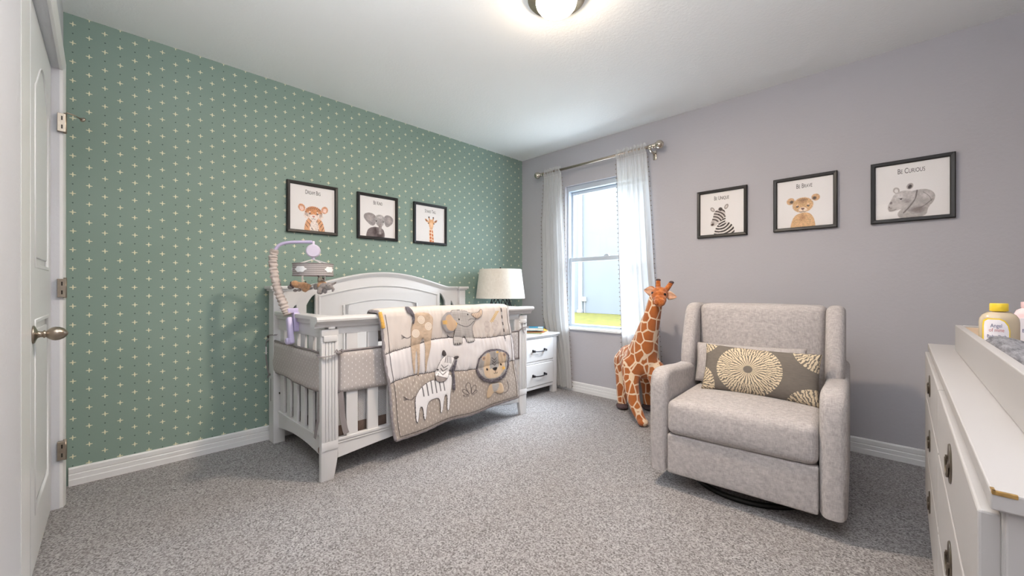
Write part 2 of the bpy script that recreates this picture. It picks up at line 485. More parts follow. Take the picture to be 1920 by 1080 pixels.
def lathe(bm, prof, n=32, M4=None):
    t = bmesh.new(); rings = []
    for r, z in prof:
        if r < 1e-5: rings.append([t.verts.new((0, 0, z))])
        else: rings.append([t.verts.new((r * math.cos(2 * PI * k / n), r * math.sin(2 * PI * k / n), z)) for k in range(n)])
    for a, b in zip(rings, rings[1:]):
        for k in range(n):
            k2 = (k + 1) % n
            if len(a) == 1 and len(b) == 1: continue
            if len(a) == 1: t.faces.new((a[0], b[k], b[k2]))
            elif len(b) == 1: t.faces.new((a[k], a[k2], b[0]))
            else: t.faces.new((a[k], a[k2], b[k2], b[k]))
    merge(bm, t, M4)
    return bm
def ball(bm, c, r, sub=2, M4=None):
    t = bmesh.new(); bmesh.ops.create_icosphere(t, subdivisions=sub, radius=1.0)
    if not hasattr(r, '__len__'): r = (r, r, r)
    for v in t.verts: v.co = Vector((v.co.x * r[0], v.co.y * r[1], v.co.z * r[2]))
    m = Matrix.Translation(c)
    if M4 is not None: m = m @ M4
    merge(bm, t, m)
    return bm
def plate(outlines, depth, bevel=0.0, res=2, axis='yz', at=0.0, smooth_pts=0):
    """solid plate from 2D outlines (first outer, rest holes); thickness `depth` centred on `at` along the remaining axis"""
    cu = bpy.data.curves.new('tmp', 'CURVE'); cu.dimensions = '2D'; cu.fill_mode = 'BOTH'
    cu.extrude = max(depth / 2 - bevel, 0.0); cu.bevel_depth = bevel; cu.bevel_resolution = res; cu.offset = -bevel
    for pts in outlines:
        sp = cu.splines.new('POLY'); sp.points.add(len(pts) - 1)
        for i, p in enumerate(pts): sp.points[i].co = (p[0], p[1], 0, 1)
        sp.use_cyclic_u = True
    o = bpy.data.objects.new('tmp', cu); COL.objects.link(o)
    dg = bpy.context.evaluated_depsgraph_get()
    me = bpy.data.meshes.new_from_object(o.evaluated_get(dg))
    bm = bmesh.new(); bm.from_mesh(me)
    bpy.data.objects.remove(o); bpy.data.curves.remove(cu); bpy.data.meshes.remove(me)
    bmesh.ops.remove_doubles(bm, verts=bm.verts[:], dist=1e-5)
    for v in bm.verts:
        a, b, c = v.co
        if axis == 'yz': v.co = (at + c, a, b)
        elif axis == 'xz': v.co = (a, at + c, b)
        else: v.co = (a, b, at + c)
    return bm
def extrude_profile(bm, prof, p0, p1, up=(0, 0, 1), out=(1, 0, 0)):
    """sweep a 2D profile [(out,up)] straight from p0 to p1"""
    p0, p1, up, out = Vector(p0), Vector(p1), Vector(up), Vector(out)
    A = [bm.verts.new(p0 + out * a + up * b) for a, b in prof]
    C = [bm.verts.new(p1 + out * a + up * b) for a, b in prof]
    n = len(prof)
    for k in range(n): bm.faces.new((A[k], A[(k + 1) % n], C[(k + 1) % n], C[k]))
    bm.faces.new(A[::-1]); bm.faces.new(C)
    return bm
def sweep(bm, prof, path, out=(1, 0, 0)):
    """sweep profile [(out, normal)] along a path lying in a plane perpendicular to `out`"""
    out = Vector(out); path = [Vector(p) for p in path]; rings = []
    for i, p in enumerate(path):
        d = (path[min(i + 1, len(path) - 1)] - path[max(i - 1, 0)]).normalized()
        nrm = out.cross(d)
        if nrm.z < 0: nrm = -nrm
        rings.append([bm.verts.new(p + out * a + nrm * b) for a, b in prof])
    n = len(prof)
    for A, C in zip(rings, rings[1:]):
        for k in range(n): bm.faces.new((A[k], A[(k + 1) % n], C[(k + 1) % n], C[k]))
    bm.faces.new(rings[0][::-1]); bm.faces.new(rings[-1])
    return bm
def organic(name, blobs, voxel, m, parent=None, smooth=6, disp=None):
    bm = bmesh.new()
    for b in blobs:
        if b[0] == 's': ball(bm, b[1], b[2], 3, b[3] if len(b) > 3 else None)
        else:
            pts, rad = b[1], b[2]
            tube(bm, pts, rad, 14)
            for p, r in ((pts[0], rad[0]), (pts[-1], rad[-1])): ball(bm, p, r, 2)
    me = bpy.data.meshes.new(name); bm.to_mesh(me); bm.free()
    o = bpy.data.objects.new('tmp', me); COL.objects.link(o)
    r = o.modifiers.new('r', 'REMESH'); r.mode = 'VOXEL'; r.voxel_size = voxel
    s = o.modifiers.new('s', 'SMOOTH'); s.iterations = smooth; s.factor = 0.6
    dg = bpy.context.evaluated_depsgraph_get()
    me2 = bpy.data.meshes.new_from_object(o.evaluated_get(dg)); me2.name = name
    bpy.data.objects.remove(o); bpy.data.meshes.remove(me)
    return link_mesh(name, me2, m, parent, True)
def chaikin(P, n=2, closed=True):
    P = [tuple(p) for p in P]
    for _ in range(n):
        Q = []
        rng = range(len(P)) if closed else range(len(P) - 1)
        if not closed: Q.append(P[0])
        for i in rng:
            a, b = P[i], P[(i + 1) % len(P)]
            Q.append(tuple(x * .75 + y * .25 for x, y in zip(a, b))); Q.append(tuple(x * .25 + y * .75 for x, y in zip(a, b)))
        if not closed: Q.append(P[-1])
        P = Q
    return P
def text_mesh(name, body, size, m, parent, loc, rot, extrude=0.0004, align='CENTER', sx=0.7, smallcaps=False):
    cu = bpy.data.curves.new('tmp', 'FONT'); cu.body = body; cu.size = size; cu.extrude = extrude
    cu.align_x = align; cu.align_y = 'CENTER'
    if smallcaps:
        cu.small_caps_scale = 0.8
        for i, ch in enumerate(body):
            if ch.islower(): cu.body_format[i].use_small_caps = True
    o = bpy.data.objects.new('tmp', cu); COL.objects.link(o)
    dg = bpy.context.evaluated_depsgraph_get()
    me = bpy.data.meshes.new_from_object(o.evaluated_get(dg)); me.name = name
    bpy.data.objects.remove(o); bpy.data.curves.remove(cu)
    me.transform(Matrix.Diagonal((sx, 1, 1, 1)))
    return link_mesh(name, me, m, parent, False, loc, rot)

# ---- painted prints: colours worked out on a fine grid of vertices
def noise2(U, V, s, seed=0):
    rs = np.random.RandomState(seed); n = 64; G = rs.rand(n, n)
    x = U * s; y = V * s
    xi = np.floor(x).astype(int); yi = np.floor(y).astype(int); fx = x - xi; fy = y - yi
    fx = fx * fx * (3 - 2 * fx); fy = fy * fy * (3 - 2 * fy)
    g = lambda a, b: G[a % n, b % n]
    return (g(xi, yi) * (1 - fx) + g(xi + 1, yi) * fx) * (1 - fy) + (g(xi, yi + 1) * (1 - fx) + g(xi + 1, yi + 1) * fx) * fy
class Canvas:
    def __init__(s, U, V, bg):
        s.U, s.V = U, V
        s.c = np.empty(U.shape + (3,)); s.c[:] = bg[:3]
    def blend(s, a, col):
        col = np.array(col[:3]) if not isinstance(col, np.ndarray) else col
        s.c = s.c * (1 - a[..., None]) + col * a[..., None]
    def sd(s, pts, closed=True):
        pts = np.array(pts, float); U, V = s.U, s.V
        d = np.full(U.shape, 1e9); ins = np.zeros(U.shape, bool)
        n = len(pts); rng = range(n) if closed else range(n - 1)
        for i in rng:
            a, b = pts[i], pts[(i + 1) % n]; ab = b - a
            t = np.clip(((U - a[0]) * ab[0] + (V - a[1]) * ab[1]) / (ab @ ab + 1e-12), 0, 1)
            d = np.minimum(d, (U - a[0] - t * ab[0]) ** 2 + (V - a[1] - t * ab[1]) ** 2)
            if closed and a[1] != b[1]:
                cr = ((a[1] > V) != (b[1] > V)) & (U < (b[0] - a[0]) * (V - a[1]) / (b[1] - a[1]) + a[0])
                ins ^= cr
        d = np.sqrt(d)
        return np.where(ins, -d, d) if closed else d
    def poly(s, pts, col, soft=.006, ch=2):
        a = np.clip(.5 - s.sd(chaikin(pts, ch)) / soft, 0, 1); s.blend(a, col); return a
    def line(s, pts, w, col, soft=.004, ch=1, closed=False):
        a = np.clip(.5 - (s.sd(chaikin(pts, ch, closed), closed) if not closed else np.abs(s.sd(chaikin(pts, ch))) ) / soft + w / soft, 0, 1)
        s.blend(a, col); return a
    def ell(s, cx, cy, rx, ry, col, rot=0, soft=.05, k=1.0):
        c_, s_ = math.cos(rot), math.sin(rot)
        x = (s.U - cx) * c_ + (s.V - cy) * s_; y = -(s.U - cx) * s_ + (s.V - cy) * c_
        r = np.sqrt((x / rx) ** 2 + (y / ry) ** 2)
        a = np.clip((1 - r) / soft, 0, 1) * k; s.blend(a, col); return a
def grid_mesh(name, P, C, m, parent, mask=None, smooth=True):
    """P (h,w,3) positions, C (h,w,3) linear colours"""
    h, w = P.shape[:2]
    idx = np.arange(h * w).reshape(h, w)
    q = np.stack([idx[:-1, :-1], idx[1:, :-1], idx[1:, 1:], idx[:-1, 1:]], -1).reshape(-1, 4)
    if mask is not None:
        mk = mask.reshape(-1)
        q = q[mk[q].all(1)]
        used = np.unique(q); remap = np.full(h * w, -1); remap[used] = np.arange(len(used)); q = remap[q]
        Pf = P.reshape(-1, 3)[used]; Cf = C.reshape(-1, 3)[used]
    else: Pf = P.reshape(-1, 3); Cf = C.reshape(-1, 3)
    me = bpy.data.meshes.new(name)
    me.vertices.add(len(Pf)); me.vertices.foreach_set('co', Pf.astype(np.float32).ravel())
    me.loops.add(q.size); me.loops.foreach_set('vertex_index', q.astype(np.int32).ravel())
    me.polygons.add(len(q)); me.polygons.foreach_set('loop_start', np.arange(0, q.size, 4, dtype=np.int32))
    me.update(calc_edges=True)
    a = me.color_attributes.new('Col', 'FLOAT_COLOR', 'POINT')
    a.data.foreach_set('color', np.concatenate([Cf, np.ones((len(Cf), 1))], 1).astype(np.float32).ravel())
    me.validate()
    return link_mesh(name, me, m, parent, smooth)

# ------------------------------------------------------------------ the room
RX, HY, H = 3.65, -3.44, 2.435
def struct(name, bm, m, parent=None, **kw):
    return tag(obj(name, bm, m, parent, **kw), kind='structure')
struct('floor', B(-0.15, RX + .15, -4.75, 0.15, -0.06, 0.0, 0), M['carpet'])
struct('ceiling', B(-0.15, RX + .15, -4.75, 0.15, H, H + 0.08, 0), M['ceiling'])
struct('wall_left', B(-0.12, 0, HY - .1, 0.0, 0, H, 0), M['wallpaper'])
struct('wall_right', B(RX, RX + 0.12, -4.75, 0.15, 0, H, 0), M['wall'])
WX0, WX1, WZ0, WZ1 = 0.60, 1.49, 0.625, 2.045
bm = B(-0.12, WX0, 0, 0.14, 0, H, 0)
box(bm, WX1, RX, 0, 0.14, 0, H); box(bm, WX0, WX1, 0, 0.14, 0, WZ0); box(bm, WX0, WX1, 0, 0.14, WZ1, H)
struct('wall_back', bm, M['wall'])
# rear wall with the closet door and the entrance the photograph is taken from
DX0, DX1, DZ = 0.285, 0.95, 2.035
KR = 0.0157   # the rear wall right of the closet door runs very slightly off square
def ry(x): return HY - 0.022 - KR * x
EX0, EX1 = 2.63, 3.46
bm = B(0, DX0, HY - .11, HY, 0, H, 0)
box(bm, DX0, DX1, HY - .11, HY, DZ, H)
def rear_piece(x0, x1, z0, z1, off=0.0):
    vs = [bm.verts.new(p) for p in ((x0, HY - .14, z0), (x1, HY - .14, z0), (x1, ry(x1) + off, z0), (x0, ry(x0) + off, z0), (x0, HY - .14, z1), (x1, HY - .14, z1), (x1, ry(x1) + off, z1), (x0, ry(x0) + off, z1))]
    for f in ((0, 1, 2, 3), (4, 5, 6, 7), (0, 1, 5, 4), (1, 2, 6, 5), (2, 3, 7, 6), (3, 0, 4, 7)): bm.faces.new([vs[k] for k in f])
rear_piece(DX1 + .19, EX0, 0, H); rear_piece(DX1, DX1 + .19, 0, H, -.006); rear_piece(EX0, EX1, 2.06, H); rear_piece(EX1, RX, 0, H)
box(bm, DX0, DX1, HY - .16, HY - .11, 0, DZ)
struct('wall_rear', bm, M['rear_wall'])
bm = B(1.45, RX, -4.75, -4.65, 0, H, 0); box(bm, 1.45, 1.55, -4.65, HY - .16, 0, H)
struct('wall_hall', bm, M['rear_wall'])

BP = [(0, 0), (0.016, 0), (0.016, 0.045), (0.013, 0.052), (0.014, 0.058), (0.014, 0.074), (0.010, 0.08), (0.010, 0.086), (0.006, 0.093), (0, 0.093)]
BP = [(0, 0.0), (0.017, 0.0), (0.017, 0.030), (0.015, 0.034), (0.015, 0.056), (0.0105, 0.060), (0.0125, 0.065), (0.0125, 0.086), (0.008, 0.093), (0, 0.093)]
struct('baseboard_left', extrude_profile(bmesh.new(), BP, (0, HY + 0.018, 0), (0, 0, 0), out=(1, 0, 0)), M['trim_paint'])
struct('baseboard_back', extrude_profile(bmesh.new(), BP, (0.017, 0, 0), (RX, 0, 0), out=(0, -1, 0)), M['trim_paint'])
struct('baseboard_right', extrude_profile(bmesh.new(), BP, (RX, HY, 0), (RX, -0.017, 0), out=(-1, 0, 0)), M['trim_paint'])

# closet door casing
CP = [(0, 0), (0, 0.010), (0.012, 0.014), (0.020, 0.017), (0.048, 0.019), (0.056, 0.016), (0.060, 0.006), (0.060, 0)]
bm = bmesh.new()
def casing(x_in, x_out, z0, z1):
    s = 1 if x_out > x_in else -1
    A = [bm.verts.new((x_in + s * a, HY + b, z0)) for a, b in CP]
    C = [bm.verts.new((x_in + s * a, HY + b, z1 + a)) for a, b in CP]
    n = len(CP)
    for k in range(n): bm.faces.new((A[k], A[(k + 1) % n], C[(k + 1) % n], C[k]))
    bm.faces.new(A[::-1]); bm.faces.new(C)
casing(DX0 - .003, DX0 - .063, 0.0, DZ - .003)
A = [bm.verts.new((DX0 - .003 - a, HY + b, DZ - .003 + a)) for a, b in CP]
C = [bm.verts.new((DX1 + .003 + a, HY + b, DZ - .003 + a)) for a, b in CP]
for k in range(len(CP)): bm.faces.new((A[k], A[(k + 1) % len(CP)], C[(k + 1) % len(CP)], C[k]))
bm.faces.new(A[::-1]); bm.faces.new(C)
struct('trim_1', bm, M['trim_paint'], autosmooth=40)
# door lining strip at the latch side and entrance lining next to the camera
bm = bmesh.new(); rear_piece(DX1 + .002, DX1 + .19, 0, DZ + .06, .001)
struct('trim_2', bm, M['trim_paint'])
bm = B(EX0 - .001, EX0 + .012, HY - .14, ry(EX0) + .004, 0, 2.06, .002); box(bm, EX1 - .012, EX1 + .001, HY - .14, ry(EX1) + .004, 0, 2.06, .002)
struct('trim_3', bm, M['trim_paint'])

# closet door: moulded two-panel slab with arched top panel
door = tag(empty('door_1', (DX0, HY, 0), math.atan(-KR)), kind='structure')
DF0 = HY
door['x'] = 0
del door['x']
DF = HY - 0.026   # face
d0, d1 = DX0 + .004, DX1 - .014
pts_top = [(d0 + .11, 1.10)]
pts_top += [(d1 - .11, 1.10), (d1 - .11, 1.76)]
for k in range(13):
    a = k / 12.0
    pts_top.append((d1 - .11 - (d1 - d0 - .22) * a, 1.76 + 0.13 * math.sin(PI * a) ** 1.3))
pts_top.append((d0 + .11, 1.76))
pts_bot = [(d0 + .11, .20), (d1 - .11, .20), (d1 - .11, .90), (d0 + .11, .90)]
outer = [(d0, .012), (d1, .012), (d1, DZ - .004), (d0, DZ - .004)]
obj('slab', plate([outer, pts_top, pts_bot], .012, .0, 1, 'xz', DF - .006), M['door_paint'], door)
obj('slab_core', B(d0, d1, DF - .036, DF - .009, .012, DZ - .004, 0), M['door_paint'], door)
def inset(P, d):
    cx = sum(p[0] for p in P) / len(P); cz = sum(p[1] for p in P) / len(P)
    w = max(abs(p[0] - cx) for p in P); h = max(abs(p[1] - cz) for p in P)
    return [(cx + (p[0] - cx) * (1 - d / w), cz + (p[1] - cz) * (1 - d / h)) for p in P]
for P_ in (pts_top, pts_bot):
    obj('door_panel', plate([inset(P_, .035)], .010, .004, 2, 'xz', DF - .006), M['door_paint'], door)
for P_ in (pts_top, pts_bot):
    bm = plate([inset(P_, -.006), inset(P_, .010)], .012, .004, 2, 'xz', DF - .003)
    obj('panel_moulding', bm, M['door_paint'], door)
kb = bmesh.new()
KM = Matrix.Translation((0.885, DF, 0.855)) @ Matrix.Rotation(R(-90), 4, 'X')
prof = [(0, 0), (.031, 0), (.032, .003), (.029, .006), (.020, .009), (.013, .012), (.0105, .018), (.0105, .024), (.0135, .025), (.0135, .029), (.0105, .030), (.013, .033), (.019, .039), (.0235, .047), (.025, .054), (.0235, .064), (.0185, .074), (.011, .081), (.004, .085), (0, .0855)]
lathe(kb, prof, 32, KM)
obj('door_knob', kb, M['nickel'], door, smooth=True)
def hinge(z, pin=False):
    hx = DX0 + 0.002
    h = B(hx - .010, hx + .014, HY - .006, HY + .020, z - .042, z + .042, .001)
    o = obj('hinge', h, M['nickel'], door)
    b2 = bmesh.new()
    tube(b2, [(hx, HY + .018, z - .046), (hx, HY + .018, z + .048)], .006, 12)
    for k in (-.03, -.01, .01, .03):
        pass
    obj('hinge_barrel', b2, M['nickel'], o, smooth=True)
    b3 = bmesh.new()
    for dz in (-.02, .02): box(b3, hx + .014, hx + .0152, HY + .006, HY + .011, z + dz - .009, z + dz + .009)
    obj('hinge_screw', b3, M['screw'], o)
    if pin:
        b4 = bmesh.new()
        tube(b4, [(hx, HY + .022, z + .052), (hx - .02, HY + .045, z + .053), (hx - .05, HY + .075, z + .047)], .0035, 8)
        lathe(b4, [(0, 0), (.011, 0), (.012, .004), (.009, .009), (0, .010)], 16, Matrix.Translation((hx - .05, HY + .075, z + .047)) @ Matrix.Rotation(R(60), 4, 'Y') @ Matrix.Rotation(R(40), 4, 'X'))
        obj('door_stop', b4, M['nickel'], o, smooth=True)
hinge(1.785, True); hinge(1.02); hinge(.268)
for c_ in door.children: c_.matrix_parent_inverse = Matrix.Translation((-DX0, -HY, 0))

# ------------------------------------------------------------------ window
win = tag(empty('window_1', (0, 0, 0)), kind='structure')
fy0, fy1 = 0.030, 0.125
FW = .022
bm = B(WX0, WX0 + FW, fy0, fy1, WZ0, WZ1, .003); box(bm, WX1 - FW, WX1, fy0, fy1, WZ0, WZ1, .003)
box(bm, WX0 + FW, WX1 - FW, fy0, fy1, WZ1 - .05, WZ1, .003); box(bm, WX0 + FW, WX1 - FW, fy0, fy1, WZ0, WZ0 + .014, .003)
obj('window_frame', bm, M['vinyl'], win)
def sash(name, z0, z1, y0, y1, w, bot, top):
    x0, x1 = WX0 + FW + .001, WX1 - FW - .001
    b = B(x0, x0 + w, y0, y1, z0, z1, .003); box(b, x1 - w, x1, y0, y1, z0, z1, .003)
    box(b, x0 + w, x1 - w, y0, y1, z0, z0 + bot, .003); box(b, x0 + w, x1 - w, y0, y1, z1 - top, z1, .003)
    s_ = obj(name, b, M['vinyl'], win)
    obj('pane', B(x0 + w - .002, x1 - w + .002, (y0 + y1) / 2 - .002, (y0 + y1) / 2 + .002, z0 + bot - .002, z1 - top + .002, 0), M['glass'], s_)
    return s_
sash('upper_sash', 1.285, WZ1 - .052, .080, .108, .020, .035, .03)
ls = sash('lower_sash', WZ0 + .013, 1.325, .045, .075, .024, .022, .042)
b = B(1.02, 1.07, .046, .07, 1.325, 1.338, .002); box(b, 1.03, 1.06, .050, .066, 1.338, 1.347, .003)
obj('sash_latch', b, M['vinyl'], ls)
tag(obj('window_sill', B(WX0 - .012, WX1 + .012, -.028, .045, WZ0 - .018, WZ0 + .003, .004), M['marble'], win))

# outside: lawn and the neighbouring house
b = bmesh.new()
tag(obj('lawn', B(-14, 10, 3.25, 14.5, -.30, -.10, 0), M['grass']), 'sunlit yellow-green lawn outside the window', 'grass', kind='stuff')
tag(obj('reflector', B(-2, 6, .15, 3.2, -.35, -.06, .01), mat('pale_bounce', rgb(214, 212, 206), .9, nscale=8, namp=.04)), 'unseen pale slab outside, added to bounce daylight in through the window', 'reflector')  # out-of-view slab added to throw sunlight up onto the ceiling indoors
house = empty('neighbouring_house', (-4, 12, -.1), 0, 'pale blue stucco house wall with white downpipe seen across the lawn', 'house')
b = B(-9, 10, 0, .3, 0, 6.6, .01)
obj('wall', b, M['stucco'], house)
b = B(-10, 11, -.6, 2.5, 6.6, 6.85, .01)
obj('roof_edge', b, M['exttrim'], house)
obj('downpipe', B(-3.63, -3.47, -.12, 0, .10, 6.5, .02), M['exttrim'], house)
obj('pipe_shoe', B(-3.68, -3.44, -.16, 0, 0.0, .13, .02), M['plush_grey'], house)
obj('meter_conduit', B(-3.36, -3.33, -.04, 0, 0, .62, .003), M['plush_grey'], house)
obj('meter_box', B(-3.46, -3.26, -.10, 0, .52, .72, .01), M['exttrim'], house)

# ------------------------------------------------------------------ curtain rod and curtains
rod = empty('curtain_rod', (0, 0, 0), 0, 'satin nickel curtain rod with ball finials above the window', 'curtain rod')
b = bmesh.new(); tube(b, [(.36, -.10, 2.195), (1.585, -.10, 2.195)], .0125, 16)
obj('pole', b, M['nickel'], rod, smooth=True)
for x, s in ((.36, -1), (1.585, 1)):
    b = bmesh.new()
    MX = Matrix.Translation((x, -.10, 2.195)) @ Matrix.Rotation(R(90 * s), 4, 'Y')
    lathe(b, [(0, -.05), (.016, -.05), (.0175, -.047), (.0175, -.03), (.014, -.026), (.014, -.018), (.019, -.014), (.019, -.004), (.014, 0), (.014, .006), (.022, .008), (.022, .013), (.016, .016),
              (.024, .021), (.032, .032), (.035, .045), (.032, .06), (.023, .071), (.01, .078), (0, .079)], 28, MX)
    obj('finial', b, M['chrome'], rod, smooth=True)
for x in (.395, 1.548):
    b = bmesh.new()
    tube(b, [(x, -.10, 2.18), (x, -.085, 2.165), (x, -.05, 2.158), (x, -.012, 2.155)], .008, 10)
    box(b, x - .014, x + .014, -.012, 0, 2.105, 2.185, .003)
    box(b, x - .009, x + .009, -.115, -.086, 2.172, 2.184, .003)
    obj('bracket', b, M['chrome'], rod, autosmooth=35)

def curtain(name, label, XL, XR, zb, folds, seed, ybias):
    t = empty(name, (0, 0, 0), 0, label, 'curtain', 'sheer curtains at the window')
    rs = random.Random(seed)
    ph = [rs.uniform(0, 6.28) for _ in range(6)]
    nx, nz = 150, 110
    zt = 2.238
    zs = np.linspace(zt, zb, nz)
    def itp(tab, z): return np.interp(-z, [-k for k, _ in tab], [v for _, v in tab])
    P = np.zeros((nz, nx, 3))
    S = np.linspace(0, 1, nx)
    for i, z in enumerate(zs):
        xl, xr = itp(XL, z), itp(XR, z)
        k = min(1.0, max(0.0, (2.13 - z) / .5))
        fold = np.sin(S * folds * 2 * PI + ph[0] + .6 * np.sin(z * 1.3 + ph[1])) * .6 + np.sin(S * folds * 4.3 + ph[2] + z * .7) * .4
        gath = np.sin(S * folds * 5.2 * PI + ph[3]) * .6 + np.sin(S * folds * 9.1 + ph[4]) * .5
        amp = .020 * k + .003
        y = -.10 + itp(ybias, z) + fold * amp + gath * .0045 * (1 - k * .8)
        if abs(z - 2.195) < .018: y = y - .0145
        P[i, :, 0] = xl + (xr - xl) * (S + .012 * np.sin(S * folds * 2 * PI + ph[5]))
        P[i, :, 1] = y
        P[i, :, 2] = z + (.006 * np.sin(S * 55 + ph[2]) + .004 * np.sin(S * 23)) * (1 if z > 2.2 else 0) + (.006 * np.sin(S * 12)) * (1 - (z - zb) / (zt - zb)) ** 8
    grid_mesh('panel', P, np.ones((nz, nx, 3)), M['sheer'], t)
    # stitched rod pocket
    b = bmesh.new()
    row = [i for i, z in enumerate(zs) if z < 2.165][0]
    tube(b, [tuple(P[row, j]) for j in range(0, nx, 3)], .0012, 5)
    row2 = [i for i, z in enumerate(zs) if z < 2.216][0]
    tube(b, [tuple(P[row2, j]) for j in range(0, nx, 3)], .0012, 5)
    obj('stitching', b, M['white_cord'], t)
    for col, dx in ((0, -.006), (nx - 1, .006)):
        b = bmesh.new(); b2 = bmesh.new()
        L = [Vector(P[i, col]) for i in range(4, nz)]
        tube(b2, [tuple(v + Vector((dx * .2, -.002, 0))) for v in L], .0022, 5)
        acc = 0.0
        for a, c in zip(L, L[1:]):
            acc += (c - a).length
            if acc > .026:
                acc = 0.0
                ball(b, tuple(c + Vector((dx * 1.4, -.004, 0))), .0052, 1)
        obj('trim_braid', b2, M['binding'], t)
        o = obj('pom_pom_trim', b, M['pompom'], t, smooth=True); o['kind'] = 'stuff'
    return t
M['pompom'] = mat('taupe_pompom', rgb(150, 142, 132), 1.0, nscale=200, namp=0.2)
curtain('sheer_curtain', 'white sheer curtain with pom-pom edge left of the window, behind the nightstand',
        [(2.24, .40), (2.1, .395), (1.69, .35), (.74, .35), (.6, .39), (.27, .52), (.03, .55)],
        [(2.24, .615), (2.1, .62), (1.39, .650), (.9, .665), (.5, .69), (.05, .715), (.03, .715)], .035, 6, 3,
        [(2.24, 0), (2.0, .012), (.8, .035), (.03, .04)])
curtain('sheer_curtain', 'wider white sheer curtain with pom-pom edge, right half of window behind the giraffe',
        [(2.24, 1.235), (2.1, 1.235), (1.3, 1.245), (.55, 1.27), (.03, 1.29)],
        [(2.24, 1.515), (2.1, 1.52), (1.2, 1.565), (.6, 1.61), (.03, 1.66)], .03, 6, 11,
        [(2.24, 0), (2.0, .012), (.8, .03), (.03, .035)])

# ------------------------------------------------------------------ ceiling lamp (gives its own light)
cl = empty('ceiling_light', (1.874, -1.763, H), 0, 'lit flush dome ceiling light with nickel ring', 'ceiling light')
b = lathe(bmesh.new(), [(0, 0), (.135, 0), (.138, -.008), (.138, -.022), (.128, -.030), (.0, -.030)], 40)
obj('base_ring', b, M['nickel'], cl, autosmooth=40)
b = lathe(bmesh.new(), [(.098, -.026), (.098, -.036), (.094, -.052), (.082, -.068), (.060, -.080), (.034, -.086), (0, -.088)], 40)
ld = light('ceiling_lamp_light', 'AREA', (1.874, -1.763, H - .0895), (0, 0, 0), LAMP_W, (1.0, 0.82, 0.64), shape='DISK', size=.12)
obj('glass_dome', b, M['lampglass'], cl, smooth=True)

# ------------------------------------------------------------------ crib
CRIB = empty('crib', (.05, -2.515, 0), R(1.2), 'white slatted crib with arched headboard, lilac mobile clamped on it', 'crib')
WP = M['white_paint']
L_, D_ = 1.63, .85
def leg(y0, flip):
    # outline (y,z) of the fluted front post with a curved foot
    ys = lambda a: (y0 + .088 - a) if flip else (y0 + a)
    P_ = [(ys(0), 0), (ys(.066), 0), (ys(.070), .02), (ys(.078), .06), (ys(.086), .11), (ys(.088), .16), (ys(.088), .80), (ys(0), .80)]
    b = plate([P_], .030, .002, 1, 'yz', .832)
    for k, (a0, a1) in enumerate(((0.0, .018), (.022, .034), (.038, .050), (.054, .066), (.070, .088))):
        aa, bb = sorted((ys(a0), ys(a1)))
        box(b, .846, .852, aa, bb, .205, .735, .0015)
    aa, bb = sorted((ys(0), ys(.088)))
    box(b, .846, .854, aa, bb, .765, .80, .002)
    box(b, .846, .860, aa + .008, bb - .008, .735, .768, .004)
    box(b, .846, .852, aa, bb, .16, .206, .002)
    return b
obj('front_post', leg(0.0, False), WP, CRIB, autosmooth=30)
obj('front_post', leg(L_ - .088 - .005, True), WP, CRIB, autosmooth=30)
for y0 in (0.0, L_ - .07):
    b = B(-.02, .075, y0, y0 + .07, 0, 1.0, .003)
    box(b, -.028, .088, y0 - .012, y0 + .082, 1.0, 1.012, .003)
    box(b, -.038, .102, y0 - .024, y0 + .094, 1.012, 1.034, .006)
    obj('rear_post', b, WP, CRIB)
# headboard with arched top, side openings and raised panel
def arch(y):  # top edge
    t = (y - .20) / (1.43 - .20)
    if t <= 0 or t >= 1: return 1.008
    return 1.008 + .112 * math.sin(PI * t) ** 1.15
ys = [(.07 + (L_ - .14) * k / 60.0) for k in range(61)]
top = [(y, arch(y)) for y in ys]
def slot(y0, y1, z0, z1, hi):  # opening with an arched top rising towards the middle
    pts = [(y0, z0), (y1, z0)]
    if hi == 'r': pts += [(y1, z1)] + [(y1 - (y1 - y0) * k / 8.0, z1 - .075 * (k / 8.0) ** 1.6) for k in range(1, 9)]
    else: pts += [(y0 + (y1 - y0) * (1 - k / 8.0), z1 - .075 * (1 - k / 8.0) ** 1.6) for k in range(0, 9)]
    return pts
outer = [(.07, .26), (L_ - .07, .26)] + top[::-1]
holes = [slot(.215, .275, .32, .975, 'r'), slot(.105, .150, .32, .905, 'r'), slot(L_ - .275, L_ - .215, .32, .975, 'l'), slot(L_ - .150, L_ - .105, .32, .905, 'l')]
b = plate([outer] + holes, .026, .002, 1, 'yz', .034)
obj('headboard', b, WP, CRIB, autosmooth=30)
crown = [(0, 0), (.030, -.006), (.036, .004), (.046, .010), (.052, .022), (.050, .030), (-.012, .030), (-.012, 0)]
b = sweep(bmesh.new(), crown, [(.020, y, arch(y) - .004) for y in ys])
obj('crown_moulding', b, WP, CRIB, autosmooth=35)
b = sweep(bmesh.new(), [(0, 0), (.008, 0), (.010, .006), (.004, .012), (0, .012)], [(.046, y, arch(y) - .075 - .012 * abs(math.sin(PI * (y - .3) / 1.03))) for y in [.30 + 1.03 * k / 40.0 for k in range(41)]])
box(b, .046, .055, .295, .310, .40, arch(.3) - .07, .003); box(b, .046, .055, 1.32, 1.335, .40, arch(1.33) - .07, .003)
obj('arch_moulding', b, WP, CRIB, autosmooth=35)
pan = [(.47, .40), (1.115, .40), (1.115, .895)] + [(1.115 - .645 * k / 16.0, .895 + .038 * math.sin(PI * k / 16.0)) for k in range(1, 16)] + [(.47, .895)]
b = plate([pan, inset(pan, .018)], .014, .005, 2, 'yz', .052)
obj('panel_moulding', b, WP, CRIB, autosmooth=35)
b = plate([inset(pan, .024)], .008, .002, 1, 'yz', .048)
obj('raised_panel', b, WP, CRIB)
